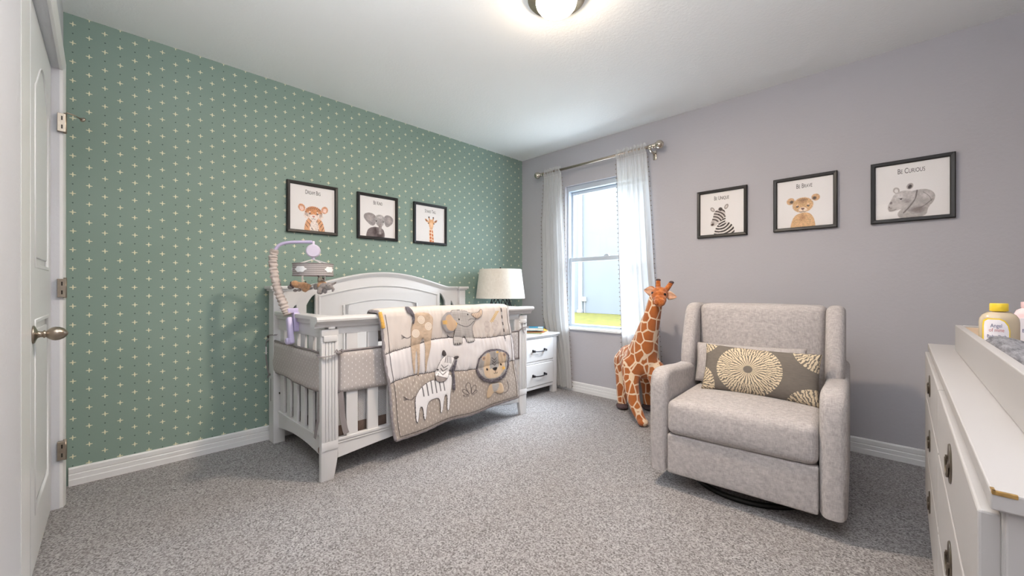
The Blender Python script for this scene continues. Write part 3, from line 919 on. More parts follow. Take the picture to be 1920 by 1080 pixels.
# front rail
rp = [(.800, .812), (.855, .812), (.858, .822), (.866, .832), (.880, .840), (.888, .846), (.890, .856), (.886, .866), (.878, .870), (.800, .870), (.796, .862)]
b = bmesh.new()
A = [b.verts.new((x, -.038, z)) for x, z in rp]; C = [b.verts.new((x, L_ + .045, z)) for x, z in rp]
for k in range(len(rp)): b.faces.new((A[k], A[(k + 1) % len(rp)], C[(k + 1) % len(rp)], C[k]))
b.faces.new(A[::-1]); b.faces.new(C)
box(b, .815, .843, .085, L_ - .09, .772, .814, .002)
obj('top_rail', b, WP, CRIB, autosmooth=30)
bot = [(.088, .105)] + [(.088 + (L_ - .18) * k / 30.0, .105 + .045 * math.sin(PI * k / 30.0)) for k in range(1, 30)] + [(L_ - .093, .105), (L_ - .093, .198), (.088, .198)]
b = plate([bot], .024, .002, 1, 'yz', .832)
box(b, .820, .850, .088, L_ - .093, .196, .212, .003); box(b, .84, .848, .088, L_ - .093, .182, .189, .002)
obj('bottom_rail', b, WP, CRIB)
s0 = B(.824, .840, .137, .203, .205, .78, .003)
slat0 = obj('slat', s0, WP, CRIB)
for k in range(1, 12):
    c = slat0.copy(); COL.objects.link(c); c.parent = CRIB; c.location = (0, .1235 * k, 0)
# near and far ends
for e, yy in ((0, .030), (1, L_ - .066)):
    b = B(-.028 if 0 else .072, .852, yy - .026, yy + .050, .842, .868, .006)
    box(b, .072, .83, yy - .012, yy + .034, .818, .844, .004)
    box(b, .072, .818, yy, yy + .022, .748, .82, .002)
    obj('end_rail', b, WP, CRIB)
    eb = [(.075, .10)] + [(.075 + .745 * k / 16.0, .10 + .03 * math.sin(PI * k / 16.0)) for k in range(1, 16)] + [(.82, .10), (.82, .205), (.075, .205)]
    b = plate([eb], .022, .002, 1, 'xz', yy + .011)
    box(b, .075, .82, yy - .006, yy + .028, .200, .212, .002)
    obj('end_bottom_rail', b, WP, CRIB)
    for k in range(6):
        x0 = .098 + .1195 * k
        obj('slat', B(x0, x0 + .068, yy + .003, yy + .019, .205, .755, .003), WP, CRIB)
b = lathe(bmesh.new(), [(0, 0), (.021, 0), (.022, .002), (.019, .004), (0, .004)], 24, Matrix.Translation((.755, .030, .135)) @ Matrix.Rotation(R(90), 4, 'X') @ Matrix.Diagonal((1, .95, 1, 1)))
obj('maker_plaque', b, M['plaque'], CRIB, smooth=True)
b = B(.02, .026, -.001, .001, .27, .42, .0004); obj('post_slot', b, M['screw'], CRIB)
b = bmesh.new(); lathe(b, [(0, 0), (.007, 0), (.006, .005), (0, .006)], 12, Matrix.Translation((.09, .034, .33)) @ Matrix.Rotation(R(90), 4, 'X'))
obj('bolt', b, M['screw'], CRIB)

def crib_world(x, y, z):
    a = R(1.2); return (.05 + x * math.cos(a) - y * math.sin(a), -2.515 + x * math.sin(a) + y * math.cos(a), z)
def crib_thing(name, label, cat, group=None):
    return empty(name, (.05, -2.515, 0), R(1.2), label, cat, group)
# mattress and liner
mt = crib_thing('crib_mattress', 'white sheeted mattress lying inside the white crib', 'mattress')
b = box(bmesh.new(), .075, .795, .075, L_ - .085, .30, .42, .03, 4)
obj('mattress_core', b, M['mattress'], mt, smooth=True)
b = bmesh.new()
for k in range(14):
    y_ = .12 + k * .1
    tube(b, [(.78, y_, .418), (.65, y_ + .03, .427), (.5, y_ - .01, .422)], [.004, .009, .003], 8)
obj('sheet_creases', b, M['mattress'], mt, smooth=True)
ln = crib_thing('mesh_liner', 'grey mesh liner with brown hem behind the lower crib slats', 'crib liner')
b = B(.806, .812, .05, L_ - .06, .262, .52, .001); box(b, .075, .80, .060, .064, .262, .52, .001)
obj('mesh_panel', b, M['mesh_liner'], ln)
b = B(.804, .814, .05, L_ - .06, .205, .266, .002); box(b, .075, .80, .057, .067, .205, .266, .002)
obj('hem', b, M['brown_suede'], ln)

# padded bumpers tied outside the slats
def quilted(bm_, x0, x1, y0, y1, z0, z1, r=.008):
    return box(bm_, x0, x1, y0, y1, z0, z1, r, 4)
def cloth_grid(P0, du, dv, nu, nv, amp, seed, thick, nrm):
    rs = np.random.RandomState(seed); a, c = rs.rand(4) * 6, rs.rand(4) * 6
    P0, du, dv, nrm = (np.array(v, float) for v in (P0, du, dv, nrm))
    U, V = np.meshgrid(np.linspace(0, 1, nu), np.linspace(0, 1, nv))
    h = amp * (np.sin(U * 17 + a[0] + V * 2) + np.sin(U * 31 + a[1]) * .5 + np.sin(V * 9 + U * 5 + a[2]) * .6)
    edge = np.minimum(np.minimum(U, 1 - U) * np.linalg.norm(du), np.minimum(V, 1 - V) * np.linalg.norm(dv))
    t = thick * np.sqrt(np.clip(edge / .02, 0, 1))
    zo = -.012 * np.sin(V * PI * .5) * np.abs(np.sin(U * 3 + c[0])) - .012 * (np.abs(U - .5) * 2) ** 3 * V * -1
    P = P0 + U[..., None] * du + V[..., None] * dv + (h + t)[..., None] * nrm
    P[..., 2] += zo * V
    return P
def pad_mesh(name, P, P_back_off, m, parent, nrm):
    """closed cushion: front grid plus flat back"""
    h, w = P.shape[:2]
    b = bmesh.new()
    F = [[b.verts.new(P[i, j]) for j in range(w)] for i in range(h)]
    nrm = np.array(nrm)
    K = [[b.verts.new(P[i, j] - nrm * P_back_off) for j in range(w)] for i in range(h)]
    for i in range(h - 1):
        for j in range(w - 1):
            b.faces.new((F[i][j], F[i + 1][j], F[i + 1][j + 1], F[i][j + 1])); b.faces.new((K[i][j], K[i][j + 1], K[i + 1][j + 1], K[i + 1][j]))
    for i in range(h - 1):
        b.faces.new((F[i][0], K[i][0], K[i + 1][0], F[i + 1][0])); b.faces.new((F[i][-1], F[i + 1][-1], K[i + 1][-1], K[i][-1]))
    for j in range(w - 1):
        b.faces.new((F[0][j], F[0][j + 1], K[0][j + 1], K[0][j])); b.faces.new((F[-1][j], K[-1][j], K[-1][j + 1], F[-1][j + 1]))
    return obj(name, b, m, parent, smooth=True)
bp1 = crib_thing('bumper_pad', 'grey drop-print bumper pad tied outside the end slats of the crib', 'crib bumper', 'padded crib bumpers')
P = cloth_grid((-.022, .014, .672), (.845, 0, 0), (0, 0, -.205), 60, 16, .0022, 3, .012, (0, -1, 0))
pad_mesh('pad', P, .004, M['drops'], bp1, (0, -1, 0))
b = bmesh.new(); tube(b, [tuple(P[0, j] + np.array((0, -.004, .003))) for j in range(60)], .006, 8)
tube(b, [tuple(P[i, 0] + np.array((-.004, -.004, 0))) for i in range(16)], .006, 8); tube(b, [tuple(P[i, -1] + np.array((.002, -.004, 0))) for i in range(16)], .005, 8)
tube(b, [tuple(P[15, j] + np.array((0, 0, 0))) for j in range(60)], .003, 8)
obj('piping', b, M['piping'], bp1, smooth=True)
def ribbon(bm_, pts, w, nrm, th=.002):
    pts = [Vector(p) for p in pts]; nrm = Vector(nrm).normalized(); rr = []
    for i, p in enumerate(pts):
        d = (pts[min(i + 1, len(pts) - 1)] - pts[max(i - 1, 0)]).normalized()
        s = d.cross(nrm).normalized() * w / 2
        rr.append([bm_.verts.new(p + s + nrm * th / 2), bm_.verts.new(p - s + nrm * th / 2), bm_.verts.new(p - s - nrm * th / 2), bm_.verts.new(p + s - nrm * th / 2)])
    for A, C in zip(rr, rr[1:]):
        for k in range(4): bm_.faces.new((A[k], A[(k + 1) % 4], C[(k + 1) % 4], C[k]))
    bm_.faces.new(rr[0][::-1]); bm_.faces.new(rr[-1])
    return bm_
b = bmesh.new()
ribbon(b, [(.80, -.004, .665), (.853, -.010, .660), (.868, .02, .660), (.868, .06, .664), (.866, .085, .672)], .012, (0, -.4, 1))
ball(b, (.868, .082, .674), (.010, .014, .010), 2)
ribbon(b, [(.868, .082, .674), (.872, .098, .690), (.872, .106, .678), (.870, .094, .670)], .010, (1, 0, 0))
ribbon(b, [(.868, .082, .674), (.872, .070, .692), (.872, .060, .676)], .008, (1, 0, 0))
obj('tie', b, M['piping'], bp1)
b = ribbon(bmesh.new(), [(.806, .004, .470), (.812, .000, .40), (.80, .002, .32), (.782, -.001, .26), (.770, -.004, .215)], .022, (0.1, -1, 0))
obj('tie', b, M['piping'], bp1)
b = bmesh.new()
ribbon(b, [(-.03, .006, .675), (-.05, -.008, .66), (-.052, -.012, .60), (-.040, -.008, .53), (-.02, -.006, .47), (.015, -.008, .445), (.05, -.010, .452)], .012, (0.3, -1, 0))
ribbon(b, [(-.035, .0, .685), (.0, -.012, .705), (.05, -.010, .712), (.10, .015, .715)], .010, (0, -.6, 1))
ribbon(b, [(.05, -.012, .455), (.02, -.015, .438), (.0, -.014, .425)], .012, (0, -1, 0.2))
obj('tie', b, M['piping'], bp1)
b = B(-.050, -.028, -.012, -.009, .575, .625, .001); obj('care_tag', b, M['label_w'], bp1)
bp2 = crib_thing('bumper_pad', 'long grey-beige drop-print bumper pad behind the quilt on the crib front', 'crib bumper', 'padded crib bumpers')
P = cloth_grid((.846, .094, .676), (0, 1.435, 0), (0, 0, -.22), 110, 16, .0012, 8, .010, (1, 0, 0))
pad_mesh('pad', P, .003, M['drops'], bp2, (1, 0, 0))
b = bmesh.new(); tube(b, [tuple(P[0, j] + np.array((.003, 0, .003))) for j in range(110)], .0055, 8)
tube(b, [tuple(P[i, 0] + np.array((.003, -.004, 0))) for i in range(16)], .0065, 8); tube(b, [tuple(P[i, -1] + np.array((.003, .003, 0))) for i in range(16)], .0065, 8)
obj('piping', b, M['piping'], bp2, smooth=True)
b = ribbon(bmesh.new(), [(.852, .098, .462), (.850, .105, .40), (.848, .112, .32), (.850, .125, .25), (.852, .133, .225)], .030, (1, 0, 0))
obj('tie', b, M['piping'], bp2); b = bmesh.new()
ribbon(b, [(.850, 1.52, .672), (.862, 1.56, .70), (.864, 1.60, .705), (.862, 1.64, .70)], .010, (1, 0, .2))
ribbon(b, [(.862, 1.56, .70), (.868, 1.548, .745)], .009, (1, 0, 0)); ribbon(b, [(.862, 1.56, .70), (.868, 1.575, .655)], .009, (1, 0, 0))
obj('tie', b, M['piping'], bp2)

# ------------------------------------------------------------------ quilt over the front rail
SH = dict(
zeb_body=[(0.293,0.591),(0.258,0.581),(0.212,0.601),(0.174,0.633),(0.15,0.669),(0.139,0.708),(0.138,0.772),(0.13,0.904),(0.148,0.912),(0.17,0.784),(0.185,0.79),(0.181,0.904),(0.2,0.906),(0.218,0.791),(0.241,0.754),(0.286,0.756),(0.303,0.77),(0.306,0.834),(0.298,0.898),(0.317,0.906),(0.338,0.811),(0.351,0.752),(0.363,0.756),(0.359,0.819),(0.35,0.898),(0.372,0.904),(0.384,0.84),(0.395,0.749),(0.414,0.684),(0.424,0.592),(0.409,0.565),(0.328,0.612)],
zeb_head=[(0.373,0.394),(0.342,0.422),(0.313,0.483),(0.287,0.555),(0.288,0.595),(0.308,0.62),(0.34,0.629),(0.37,0.618),(0.398,0.574),(0.42,0.509),(0.445,0.456),(0.454,0.422),(0.425,0.407),(0.397,0.396)],
zeb_muz=[(0.287,0.555),(0.285,0.594),(0.308,0.62),(0.34,0.629),(0.37,0.618),(0.381,0.604),(0.34,0.581),(0.305,0.558)],
zeb_ear1=[(0.359,0.391),(0.357,0.362),(0.368,0.339),(0.382,0.34),(0.391,0.363),(0.393,0.392),(0.376,0.4)],
zeb_ear2=[(0.444,0.418),(0.465,0.407),(0.487,0.412),(0.488,0.429),(0.471,0.444),(0.453,0.443)],
zeb_mane=[(0.448,0.456),(0.466,0.443),(0.472,0.462),(0.452,0.529),(0.441,0.597),(0.432,0.726),(0.417,0.73),(0.405,0.717),(0.416,0.638),(0.422,0.556),(0.419,0.52),(0.44,0.478)],
eleph=[(0.461,-0.007),(0.509,-0.009),(0.571,-0.004),(0.612,0.017),(0.671,0.029),(0.674,0.052),(0.664,0.088),(0.652,0.125),(0.63,0.147),(0.63,0.197),(0.635,0.247),(0.641,0.308),(0.564,0.306),(0.565,0.268),(0.554,0.23),(0.537,0.26),(0.532,0.315),(0.465,0.313),(0.458,0.287),(0.472,0.225),(0.482,0.167),(0.485,0.12),(0.477,0.061)],
eleph_trunk=[(0.627,0.024),(0.666,0.02),(0.695,0.016),(0.715,-0.008),(0.731,-0.001),(0.731,0.031),(0.712,0.067),(0.67,0.089),(0.647,0.068),(0.628,0.048)],
ear_o=[(0.408,0.016),(0.448,0.003),(0.472,0.012),(0.483,0.05),(0.492,0.109),(0.493,0.145),(0.468,0.189),(0.432,0.198),(0.399,0.175),(0.382,0.121),(0.385,0.054)],
ear_i=[(0.426,0.028),(0.456,0.022),(0.474,0.061),(0.499,0.086),(0.506,0.122),(0.491,0.162),(0.459,0.178),(0.426,0.166),(0.408,0.124),(0.41,0.067)],
gir=[(0.208,0.0),(0.245,-0.005),(0.297,0.003),(0.327,0.027),(0.33,0.061),(0.313,0.159),(0.298,0.267),(0.269,0.373),(0.251,0.446),(0.239,0.515),(0.231,0.513),(0.239,0.411),(0.255,0.261),(0.249,0.216),(0.231,0.224),(0.219,0.276),(0.211,0.383),(0.193,0.53),(0.181,0.527),(0.189,0.432),(0.195,0.283),(0.177,0.408),(0.165,0.507),(0.153,0.504),(0.156,0.382),(0.158,0.277),(0.164,0.162),(0.174,0.09),(0.188,0.049)],
gir_mane=[(0.152,-0.03),(0.169,-0.04),(0.193,-0.02),(0.206,0.019),(0.199,0.061),(0.188,0.089),(0.176,0.085),(0.184,0.049),(0.184,0.023),(0.172,0.001),(0.155,-0.003)],
lion_mane=[(0.784,0.407),(0.843,0.418),(0.902,0.453),(0.932,0.505),(0.93,0.567),(0.905,0.645),(0.865,0.717),(0.81,0.755),(0.743,0.761),(0.688,0.734),(0.642,0.685),(0.615,0.626),(0.608,0.568),(0.623,0.508),(0.645,0.456),(0.688,0.427),(0.736,0.407)],
lion_face=[(0.782,0.426),(0.841,0.435),(0.894,0.469),(0.914,0.515),(0.907,0.575),(0.879,0.651),(0.841,0.703),(0.79,0.722),(0.736,0.726),(0.686,0.704),(0.646,0.654),(0.626,0.598),(0.625,0.547),(0.642,0.487),(0.674,0.45),(0.728,0.428)],
lion_c1=[(0.7,0.442),(0.75,0.439),(0.737,0.561),(0.724,0.623),(0.764,0.687),(0.714,0.706),(0.675,0.662),(0.67,0.584)],
lion_c2=[(0.818,0.446),(0.876,0.458),(0.896,0.504),(0.875,0.595),(0.837,0.681),(0.764,0.687),(0.796,0.616),(0.83,0.584),(0.816,0.527)],
lion_earL=[(0.667,0.461),(0.696,0.461),(0.706,0.489),(0.679,0.508),(0.664,0.492)],
lion_earR=[(0.863,0.462),(0.888,0.463),(0.897,0.497),(0.873,0.51),(0.86,0.489)],
lion_body=[(0.714,0.759),(0.685,0.809),(0.669,0.888),(0.698,0.903),(0.732,0.864),(0.756,0.859),(0.776,0.894),(0.828,0.891),(0.83,0.83),(0.82,0.775),(0.767,0.766)],
lion_chest=[(0.726,0.762),(0.749,0.766),(0.793,0.77),(0.793,0.804),(0.756,0.859),(0.733,0.852)])
seam1 = [(0.0,.305),(0.052,0.29),(0.15,0.27),(0.228,0.256),(0.319,0.239),(0.404,0.236),(0.5,0.24),(0.62,0.265),(0.727,0.288),(0.834,0.289),(1.001,0.283)]
seam2 = [(0.0,.54),(0.046,0.525),(0.094,0.515),(0.161,0.509),(0.237,0.518),(0.291,0.523),(0.373,0.538),(0.45,0.554),(0.551,0.568),(0.616,0.57),(0.926,0.573),(1.005,0.578)]
s1v = lambda U: np.interp(U, [p[0] for p in seam1], [p[1] for p in seam1])
s2v = lambda U: np.interp(U, [p[0] for p in seam2], [p[1] for p in seam2])
PX = np.array([.772, .772, .776, .784, .796, .884, .896, .903, .906, .906]); PZ = np.array([.30, .850, .868, .881, .886, .886, .882, .872, .856, -.2])
seg = np.hypot(np.diff(PX), np.diff(PZ)); SA = np.concatenate([[0], np.cumsum(seg)]); S0 = SA[8] - .010
def qpos(U, V, off=0.0, puff=1.0):
    Lf = .735 - .045 * U
    wr = np.sin(U * 205 + 9 * noise2(U, V, 7, 1)) * .22 * (noise2(U, V, 11, 4) + .3) + np.sin(U * 104 + V * 6 + 8 * noise2(U, V, 6, 2)) * .38 + np.sin(U * 47 + V * 5) * .35
    d1 = np.abs(V - s1v(U)); d2 = np.abs(V - s2v(U)); d0 = np.abs(V - .0)
    near = np.exp(-d1 / .07) + np.exp(-d2 / .09) + .5 * np.exp(-d0 / .06)
    dd = np.minimum(np.minimum(d1, d2), np.minimum(np.minimum(U, 1 - U) * 1.3, 1 - V))
    body = .010 * (1 - np.exp(-np.clip(dd, 0, 1) / .035))
    big = .006 * np.sin(U * 9 + 1.2) * V + .005 * np.sin(U * 21 + V * 3) * V
    hgt = body + puff * .0070 * wr * near * (V > -.05) + big + .004 * (noise2(U, V, 14, 5) - .5) + off + .006
    s = S0 + V * Lf + .006 * np.sin(U * 14) * V
    x = np.interp(s, SA, PX); z = np.interp(s, SA, PZ)
    e = .003
    tx = np.interp(s + e, SA, PX) - np.interp(s - e, SA, PX); tz = np.interp(s + e, SA, PZ) - np.interp(s - e, SA, PZ)
    n = np.hypot(tx, tz); nx, nz = -tz / n, tx / n
    Vp = np.clip(V, 0, 2)
    y = .300 + .095 * Vp + U * (1.045 + .035 * Vp) + .004 * np.sin(V * 13) * (1 - 2 * U)
    return np.stack([x + nx * hgt, y, z + nz * hgt], -1)
q = crib_thing('baby_quilt', 'quilt with zebra, lion, elephant and giraffe patches draped over the crib rail', 'quilt')
nu, nv = 430, 400
U, V = np.meshgrid(np.linspace(0, 1, nu), np.linspace(-.42, 1, nv))
cream, white, beige = np.array(rgb(214, 205, 199)[:3]), np.array(rgb(224, 220, 221)[:3]), np.array(rgb(176, 165, 156)[:3])
dark = rgb(74, 70, 74); tan = rgb(196, 166, 134); gry = rgb(160, 156, 154)
cv = Canvas(U, V, rgb(214, 205, 199))
m2 = (V > s1v(U)); cv.c[m2] = white
m3 = (V > s2v(U)); cv.c[m3] = beige
uu = U * 1.06 / .021; vv = V * .72 / .036 + .5 * (np.floor(uu) % 2)
dk = (np.abs(uu % 1 - .5) * 2.6 + np.abs(vv % 1 - .5) * 1.1) < .30
cv.c[m3 & dk] = rgb(222, 216, 208)[:3]
tk = ((np.abs(U * 1.06 % .013 - .0065) < .0012))
sm = (np.abs(V - s1v(U)) < .0035); cv.c[sm] = dark[:3]; cv.c[(V - s1v(U) < 0) & (V - s1v(U) > -.012) & tk] = dark[:3]
sm = (np.abs(V - s2v(U)) < .0035); cv.c[sm] = dark[:3]; cv.c[(V - s2v(U) < 0) & (V - s2v(U) > -.012) & tk] = dark[:3]
def tail(pts, tip):
    cv.line(pts, .0028, dark); 
    for k in (-.016, -.006, .006, .016): cv.line([pts[tip[0]], (pts[tip[0]][0] + tip[1] , pts[tip[0]][1] + k + tip[2])], .0022, dark, ch=0)
tail([(0.094, 0.688), (0.11, 0.70), (0.126, 0.704), (0.143, 0.683)], (0, -.022, -.012))
tail([(0.125, 0.188), (0.135, 0.197), (0.15, 0.196), (0.163, 0.186)], (0, -.020, -.006))
tail([(0.438, 0.230), (0.45, 0.24), (0.465, 0.242)], (0, -.014, -.006))
tail([(0.878, 0.80), (0.885, 0.83), (0.880, 0.865), (0.863, 0.89), (0.827, 0.898)], (0, -.002, -.022))
for P_ in ([(0.53, .80), (.490, .768), (.487, .735), (.515, .745), (.535, .79)], [(.535, .79), (.512, .72), (.534, .675), (.558, .70), (.55, .79)], [(.55, .79), (.565, .725), (.598, .72), (.596, .755), (.56, .80)], [(.55, .80), (.60, .765), (.60, .79), (.56, .81)], [(.525, .80), (.485, .79), (.50, .81), (.53, .81)]):
    cv.line(P_, .0022, dark, ch=2)
cv.line([(0.809, 0.14), (0.835, 0.09), (0.885, 0.021)], .002, rgb(206, 170, 96))
for k in range(8):
    a = k / 8.0; cx_, cy_ = .815 + .07 * a, .13 - .11 * a
    for s in (-1, 1): cv.ell(cx_ + s * .010, cy_ - .008, .009, .006, rgb(222, 182, 98), s * .9, .4)
for cx_, cy_ in ((.765, .15), (.765, .20), (.835, .19), (.85, .15)):
    for r in (.008, .016, .023):
        a = np.abs(np.hypot(U - cx_, (V - cy_) * .7) - r) < .0014; cv.c[a] = rgb(186, 174, 170)[:3]
for k in range(9):
    v0 = .0 + k * .036; pts = [(.917, v0), (.917 - .0, v0 + .034)]
    cv.line(pts, .006, rgb(112, 106, 104) if k % 2 == 0 else rgb(226, 222, 220), ch=0)
cv.line([(.912, 0), (.912, .345), (.921, .345), (.921, 0)], .0012, dark, ch=0)
for cx_, cy_ in ((.30, .475),): pass
P = qpos(U, V)
grid_mesh('quilt_top', P, cv.c, M['quilt'], q)
# backing, a little behind the top
Ub, Vb = np.meshgrid(np.linspace(.002, .998, 120), np.linspace(-.418, .998, 110))
Pb = qpos(Ub, Vb, -.013, .3)
grid_mesh('backing', Pb, np.ones(Pb.shape) * np.array(rgb(176, 168, 164)[:3]), M['quilt'], q)
# binding all round
def qline(uv, off=0.0):
    uv = np.array(uv, float); return [tuple(p) for p in qpos(uv[:, 0], uv[:, 1], off)]
b = bmesh.new()
n_ = 90
tube(b, qline([(0, v) for v in np.linspace(-.42, 1, n_)], -.008), [.0095 + .0012 * math.sin(i * 1.1) for i in range(n_)], 10)
tube(b, qline([(1, v) for v in np.linspace(-.42, 1, n_)], -.008), [.0095 + .0012 * math.sin(i * 1.3) for i in range(n_)], 10)
tube(b, qline([(u, 1) for u in np.linspace(0, 1, n_)], -.008), [.0095 + .0012 * math.sin(i * 1.2) for i in range(n_)], 10)
tube(b, qline([(u, -.42) for u in np.linspace(0, 1, n_)], -.008), .009, 10)
obj('binding', b, M['binding'], q, smooth=True)
b = bmesh.new()
tube(b, qline([(.004, v) for v in np.linspace(-.02, .10, 20)], -.004), [.0115 + .0008 * math.sin(i * 2.4) for i in range(20)], 10)
tag(obj('binding_patch', b, mat('mustard_binding', rgb(226, 178, 92), .9, nscale=60, namp=.1), q, smooth=True), 'mustard patch of binding')
b = bmesh.new()
for uv in ([(.024, v) for v in np.linspace(0, .975, 60)], [(.976, v) for v in np.linspace(0, .975, 60)], [(u, .976) for u in np.linspace(.024, .976, 60)]):
    tube(b, qline(uv, .0015), .0014, 5)
obj('stitch_line', b, M['ink'], q)

def patch(name, keys, paint, off, u0, u1, v0, v1, label=None, res=.0021, m='applique', fringe=0):
    n1, n2 = int((u1 - u0) * 1.07 / res), int((v1 - v0) * .72 / res)
    Uq, Vq = np.meshgrid(np.linspace(u0, u1, n1), np.linspace(v0, v1, n2))
    c = Canvas(Uq, Vq, (0, 0, 0, 1)); mask = np.zeros(Uq.shape, bool); dmin = np.full(Uq.shape, 1e9)
    for k in keys:
        d = c.sd(chaikin(SH[k], 2)); dmin = np.minimum(dmin, d)
    mask = dmin < 0
    paint(c, dmin)
    lift = off + .004 * (1 - np.exp(np.minimum(dmin, 0) / .008))
    Pq = qpos(Uq, Vq, lift)
    if fringe:
        Pq[..., 0] += fringe * (noise2(Uq, Vq, 120, 9) - .3)
    o = grid_mesh(name, Pq, c.c, M[m], q, mask)
    if label: o['label'] = label
    return o
def p_zeb(c, d):
    c.c[:] = rgb(238, 236, 238)[:3]
    for k in range(6):
        a = .195 + k * .030
        c.line([(a, .575 + .012 * abs(k - 3)), (a + .004, .70 + .006 * (k % 2))], .0034, dark, ch=0)
    for (a, b_) in ((.139, .905), (.190, .905), (.308, .905), (.361, .905)): c.ell(a, b_ + .006, .018, .016, rgb(52, 48, 50), 0, .1)
    c.c[d > -.0045] = dark[:3]
patch('zebra_body', ['zeb_body'], p_zeb, .0035, .11, .45, .55, .93, 'white appliqué zebra body with dark stripes')
def p_mane(c, d): c.c[:] = rgb(98, 94, 102)[:3]; c.c *= (.7 + .6 * noise2(c.U, c.V, 90, 3))[..., None]
patch('zebra_mane', ['zeb_mane'], p_mane, .009, .39, .49, .42, .75, 'slate fringe mane', fringe=.004)
def p_ear(c, d): c.c[:] = rgb(76, 70, 72)[:3]
patch('zebra_ear', ['zeb_ear1'], p_ear, .009, .34, .41, .32, .42, 'dark ear'); patch('zebra_ear', ['zeb_ear2'], p_ear, .009, .43, .50, .39, .46, 'dark ear')
def p_zh(c, d):
    c.c[:] = rgb(238, 234, 234)[:3]
    c.poly(SH['zeb_muz'], rgb(166, 156, 152)); c.line(SH['zeb_muz'], .002, dark, ch=1)
    for k in range(3): 
        v_ = .470 + k * .030; c.line([(.345 - .008 * k, v_), (.362 - .008 * k, v_ + .032), (.392 - .009 * k, v_ + .012)], .0030, dark, ch=0)
    for k in range(4): c.line([(.372 + k * .015, .452 + .006 * k), (.385 + k * .013, .405)], .0026, dark, ch=0)
    c.ell(.316, .508, .006, .009, rgb(30, 28, 30), 0, .2); c.ell(.405, .535, .006, .009, rgb(30, 28, 30), 0, .2)
    for (a, b_) in ((.305, .535), (.315, .545), (.31, .56), (.39, .565), (.395, .58), (.385, .59)): c.ell(a, b_, .003, .004, dark)
    c.c[d > -.0045] = dark[:3]
patch('zebra_head', ['zeb_head'], p_zh, .010, .27, .47, .38, .64, 'white zebra head with grey muzzle')
def p_gir(c, d):
    c.c[:] = rgb(196, 174, 152)[:3]; c.c *= (.86 + .28 * noise2(c.U, c.V, 70, 4))[..., None]
    for cx_, cy_ in ((.243, .055), (.287, .115), (.196, .165)):
        r = np.hypot(c.U - cx_, (c.V - cy_) * .72)
        for r0 in (.022, .014, .006): c.blend(np.clip(1.6 - np.abs(r - r0) / .0022, 0, 1), rgb(238, 228, 216))
    for (a, b_) in ((.161, .512), (.187, .530), (.236, .515)): c.ell(a, b_, .012, .016, rgb(48, 44, 46), 0, .1)
patch('giraffe_patch', ['gir'], p_gir, .0035, .14, .345, -.03, .55, 'tan long-legged giraffe patch')
patch('giraffe_mane', ['gir_mane'], p_mane, .008, .14, .22, -.06, .10, 'slate fringe tail', fringe=.004)
def p_ele(c, d):
    c.c[:] = rgb(164, 160, 158)[:3]
    g = (np.minimum(c.U * 1.06 % .011, c.V * .72 % .011) < .0022); c.c[g] = rgb(206, 202, 200)[:3]
    for a in (.475, .492, .509, .58, .60, .62): c.ell(a, .302, .007, .012, rgb(96, 92, 92), 0, .3)
    c.line([(.485, .09), (.52, .125), (.57, .15), (.61, .14), (.65, .10)], .0026, dark)
    c.line([(.60, .09), (.625, .075), (.655, .085)], .002, dark)
    c.ell(.525, .075, .006, .010, rgb(30, 28, 30), 0, .2); c.ell(.60, .035, .006, .010, rgb(30, 28, 30), 0, .2)
    c.c[d > -.0045] = dark[:3]
patch('elephant_body', ['eleph'], p_ele, .0035, .44, .70, -.03, .34, 'grey checked elephant patch')
def p_tr(c, d):
    c.c[:] = rgb(208, 186, 166)[:3]; c.c[d > -.006] = rgb(120, 112, 110)[:3]
    for k in range(5): c.line([(.64 + k * .015, .02), (.65 + k * .015, .075)], .0016, rgb(130, 120, 116), ch=0)
patch('elephant_trunk', ['eleph_trunk'], p_tr, .008, .61, .75, -.03, .11, 'tan trunk')
def p_eo(c, d):
    c.c[:] = rgb(158, 154, 156)[:3]; c.poly(SH['ear_i'], rgb(200, 172, 144)); 
    for k in range(3): c.ell(.405, .08 + k * .012, .02, .006, rgb(220, 174, 90), 0, .2)
    c.ell(.512, .115, .02, .018, rgb(226, 178, 88), .5, .2)
patch('elephant_ear', ['ear_o', 'ear_i'], p_eo, .010, .37, .53, -.03, .21, 'grey ear with tan lining')
def p_lm(c, d): c.c[:] = rgb(104, 98, 106)[:3]; c.c *= (.65 + .7 * noise2(c.U, c.V, 110, 3))[..., None]
patch('lion_mane', ['lion_mane'], p_lm, .006, .59, .95, .39, .78, 'slate fringed mane', fringe=.006)
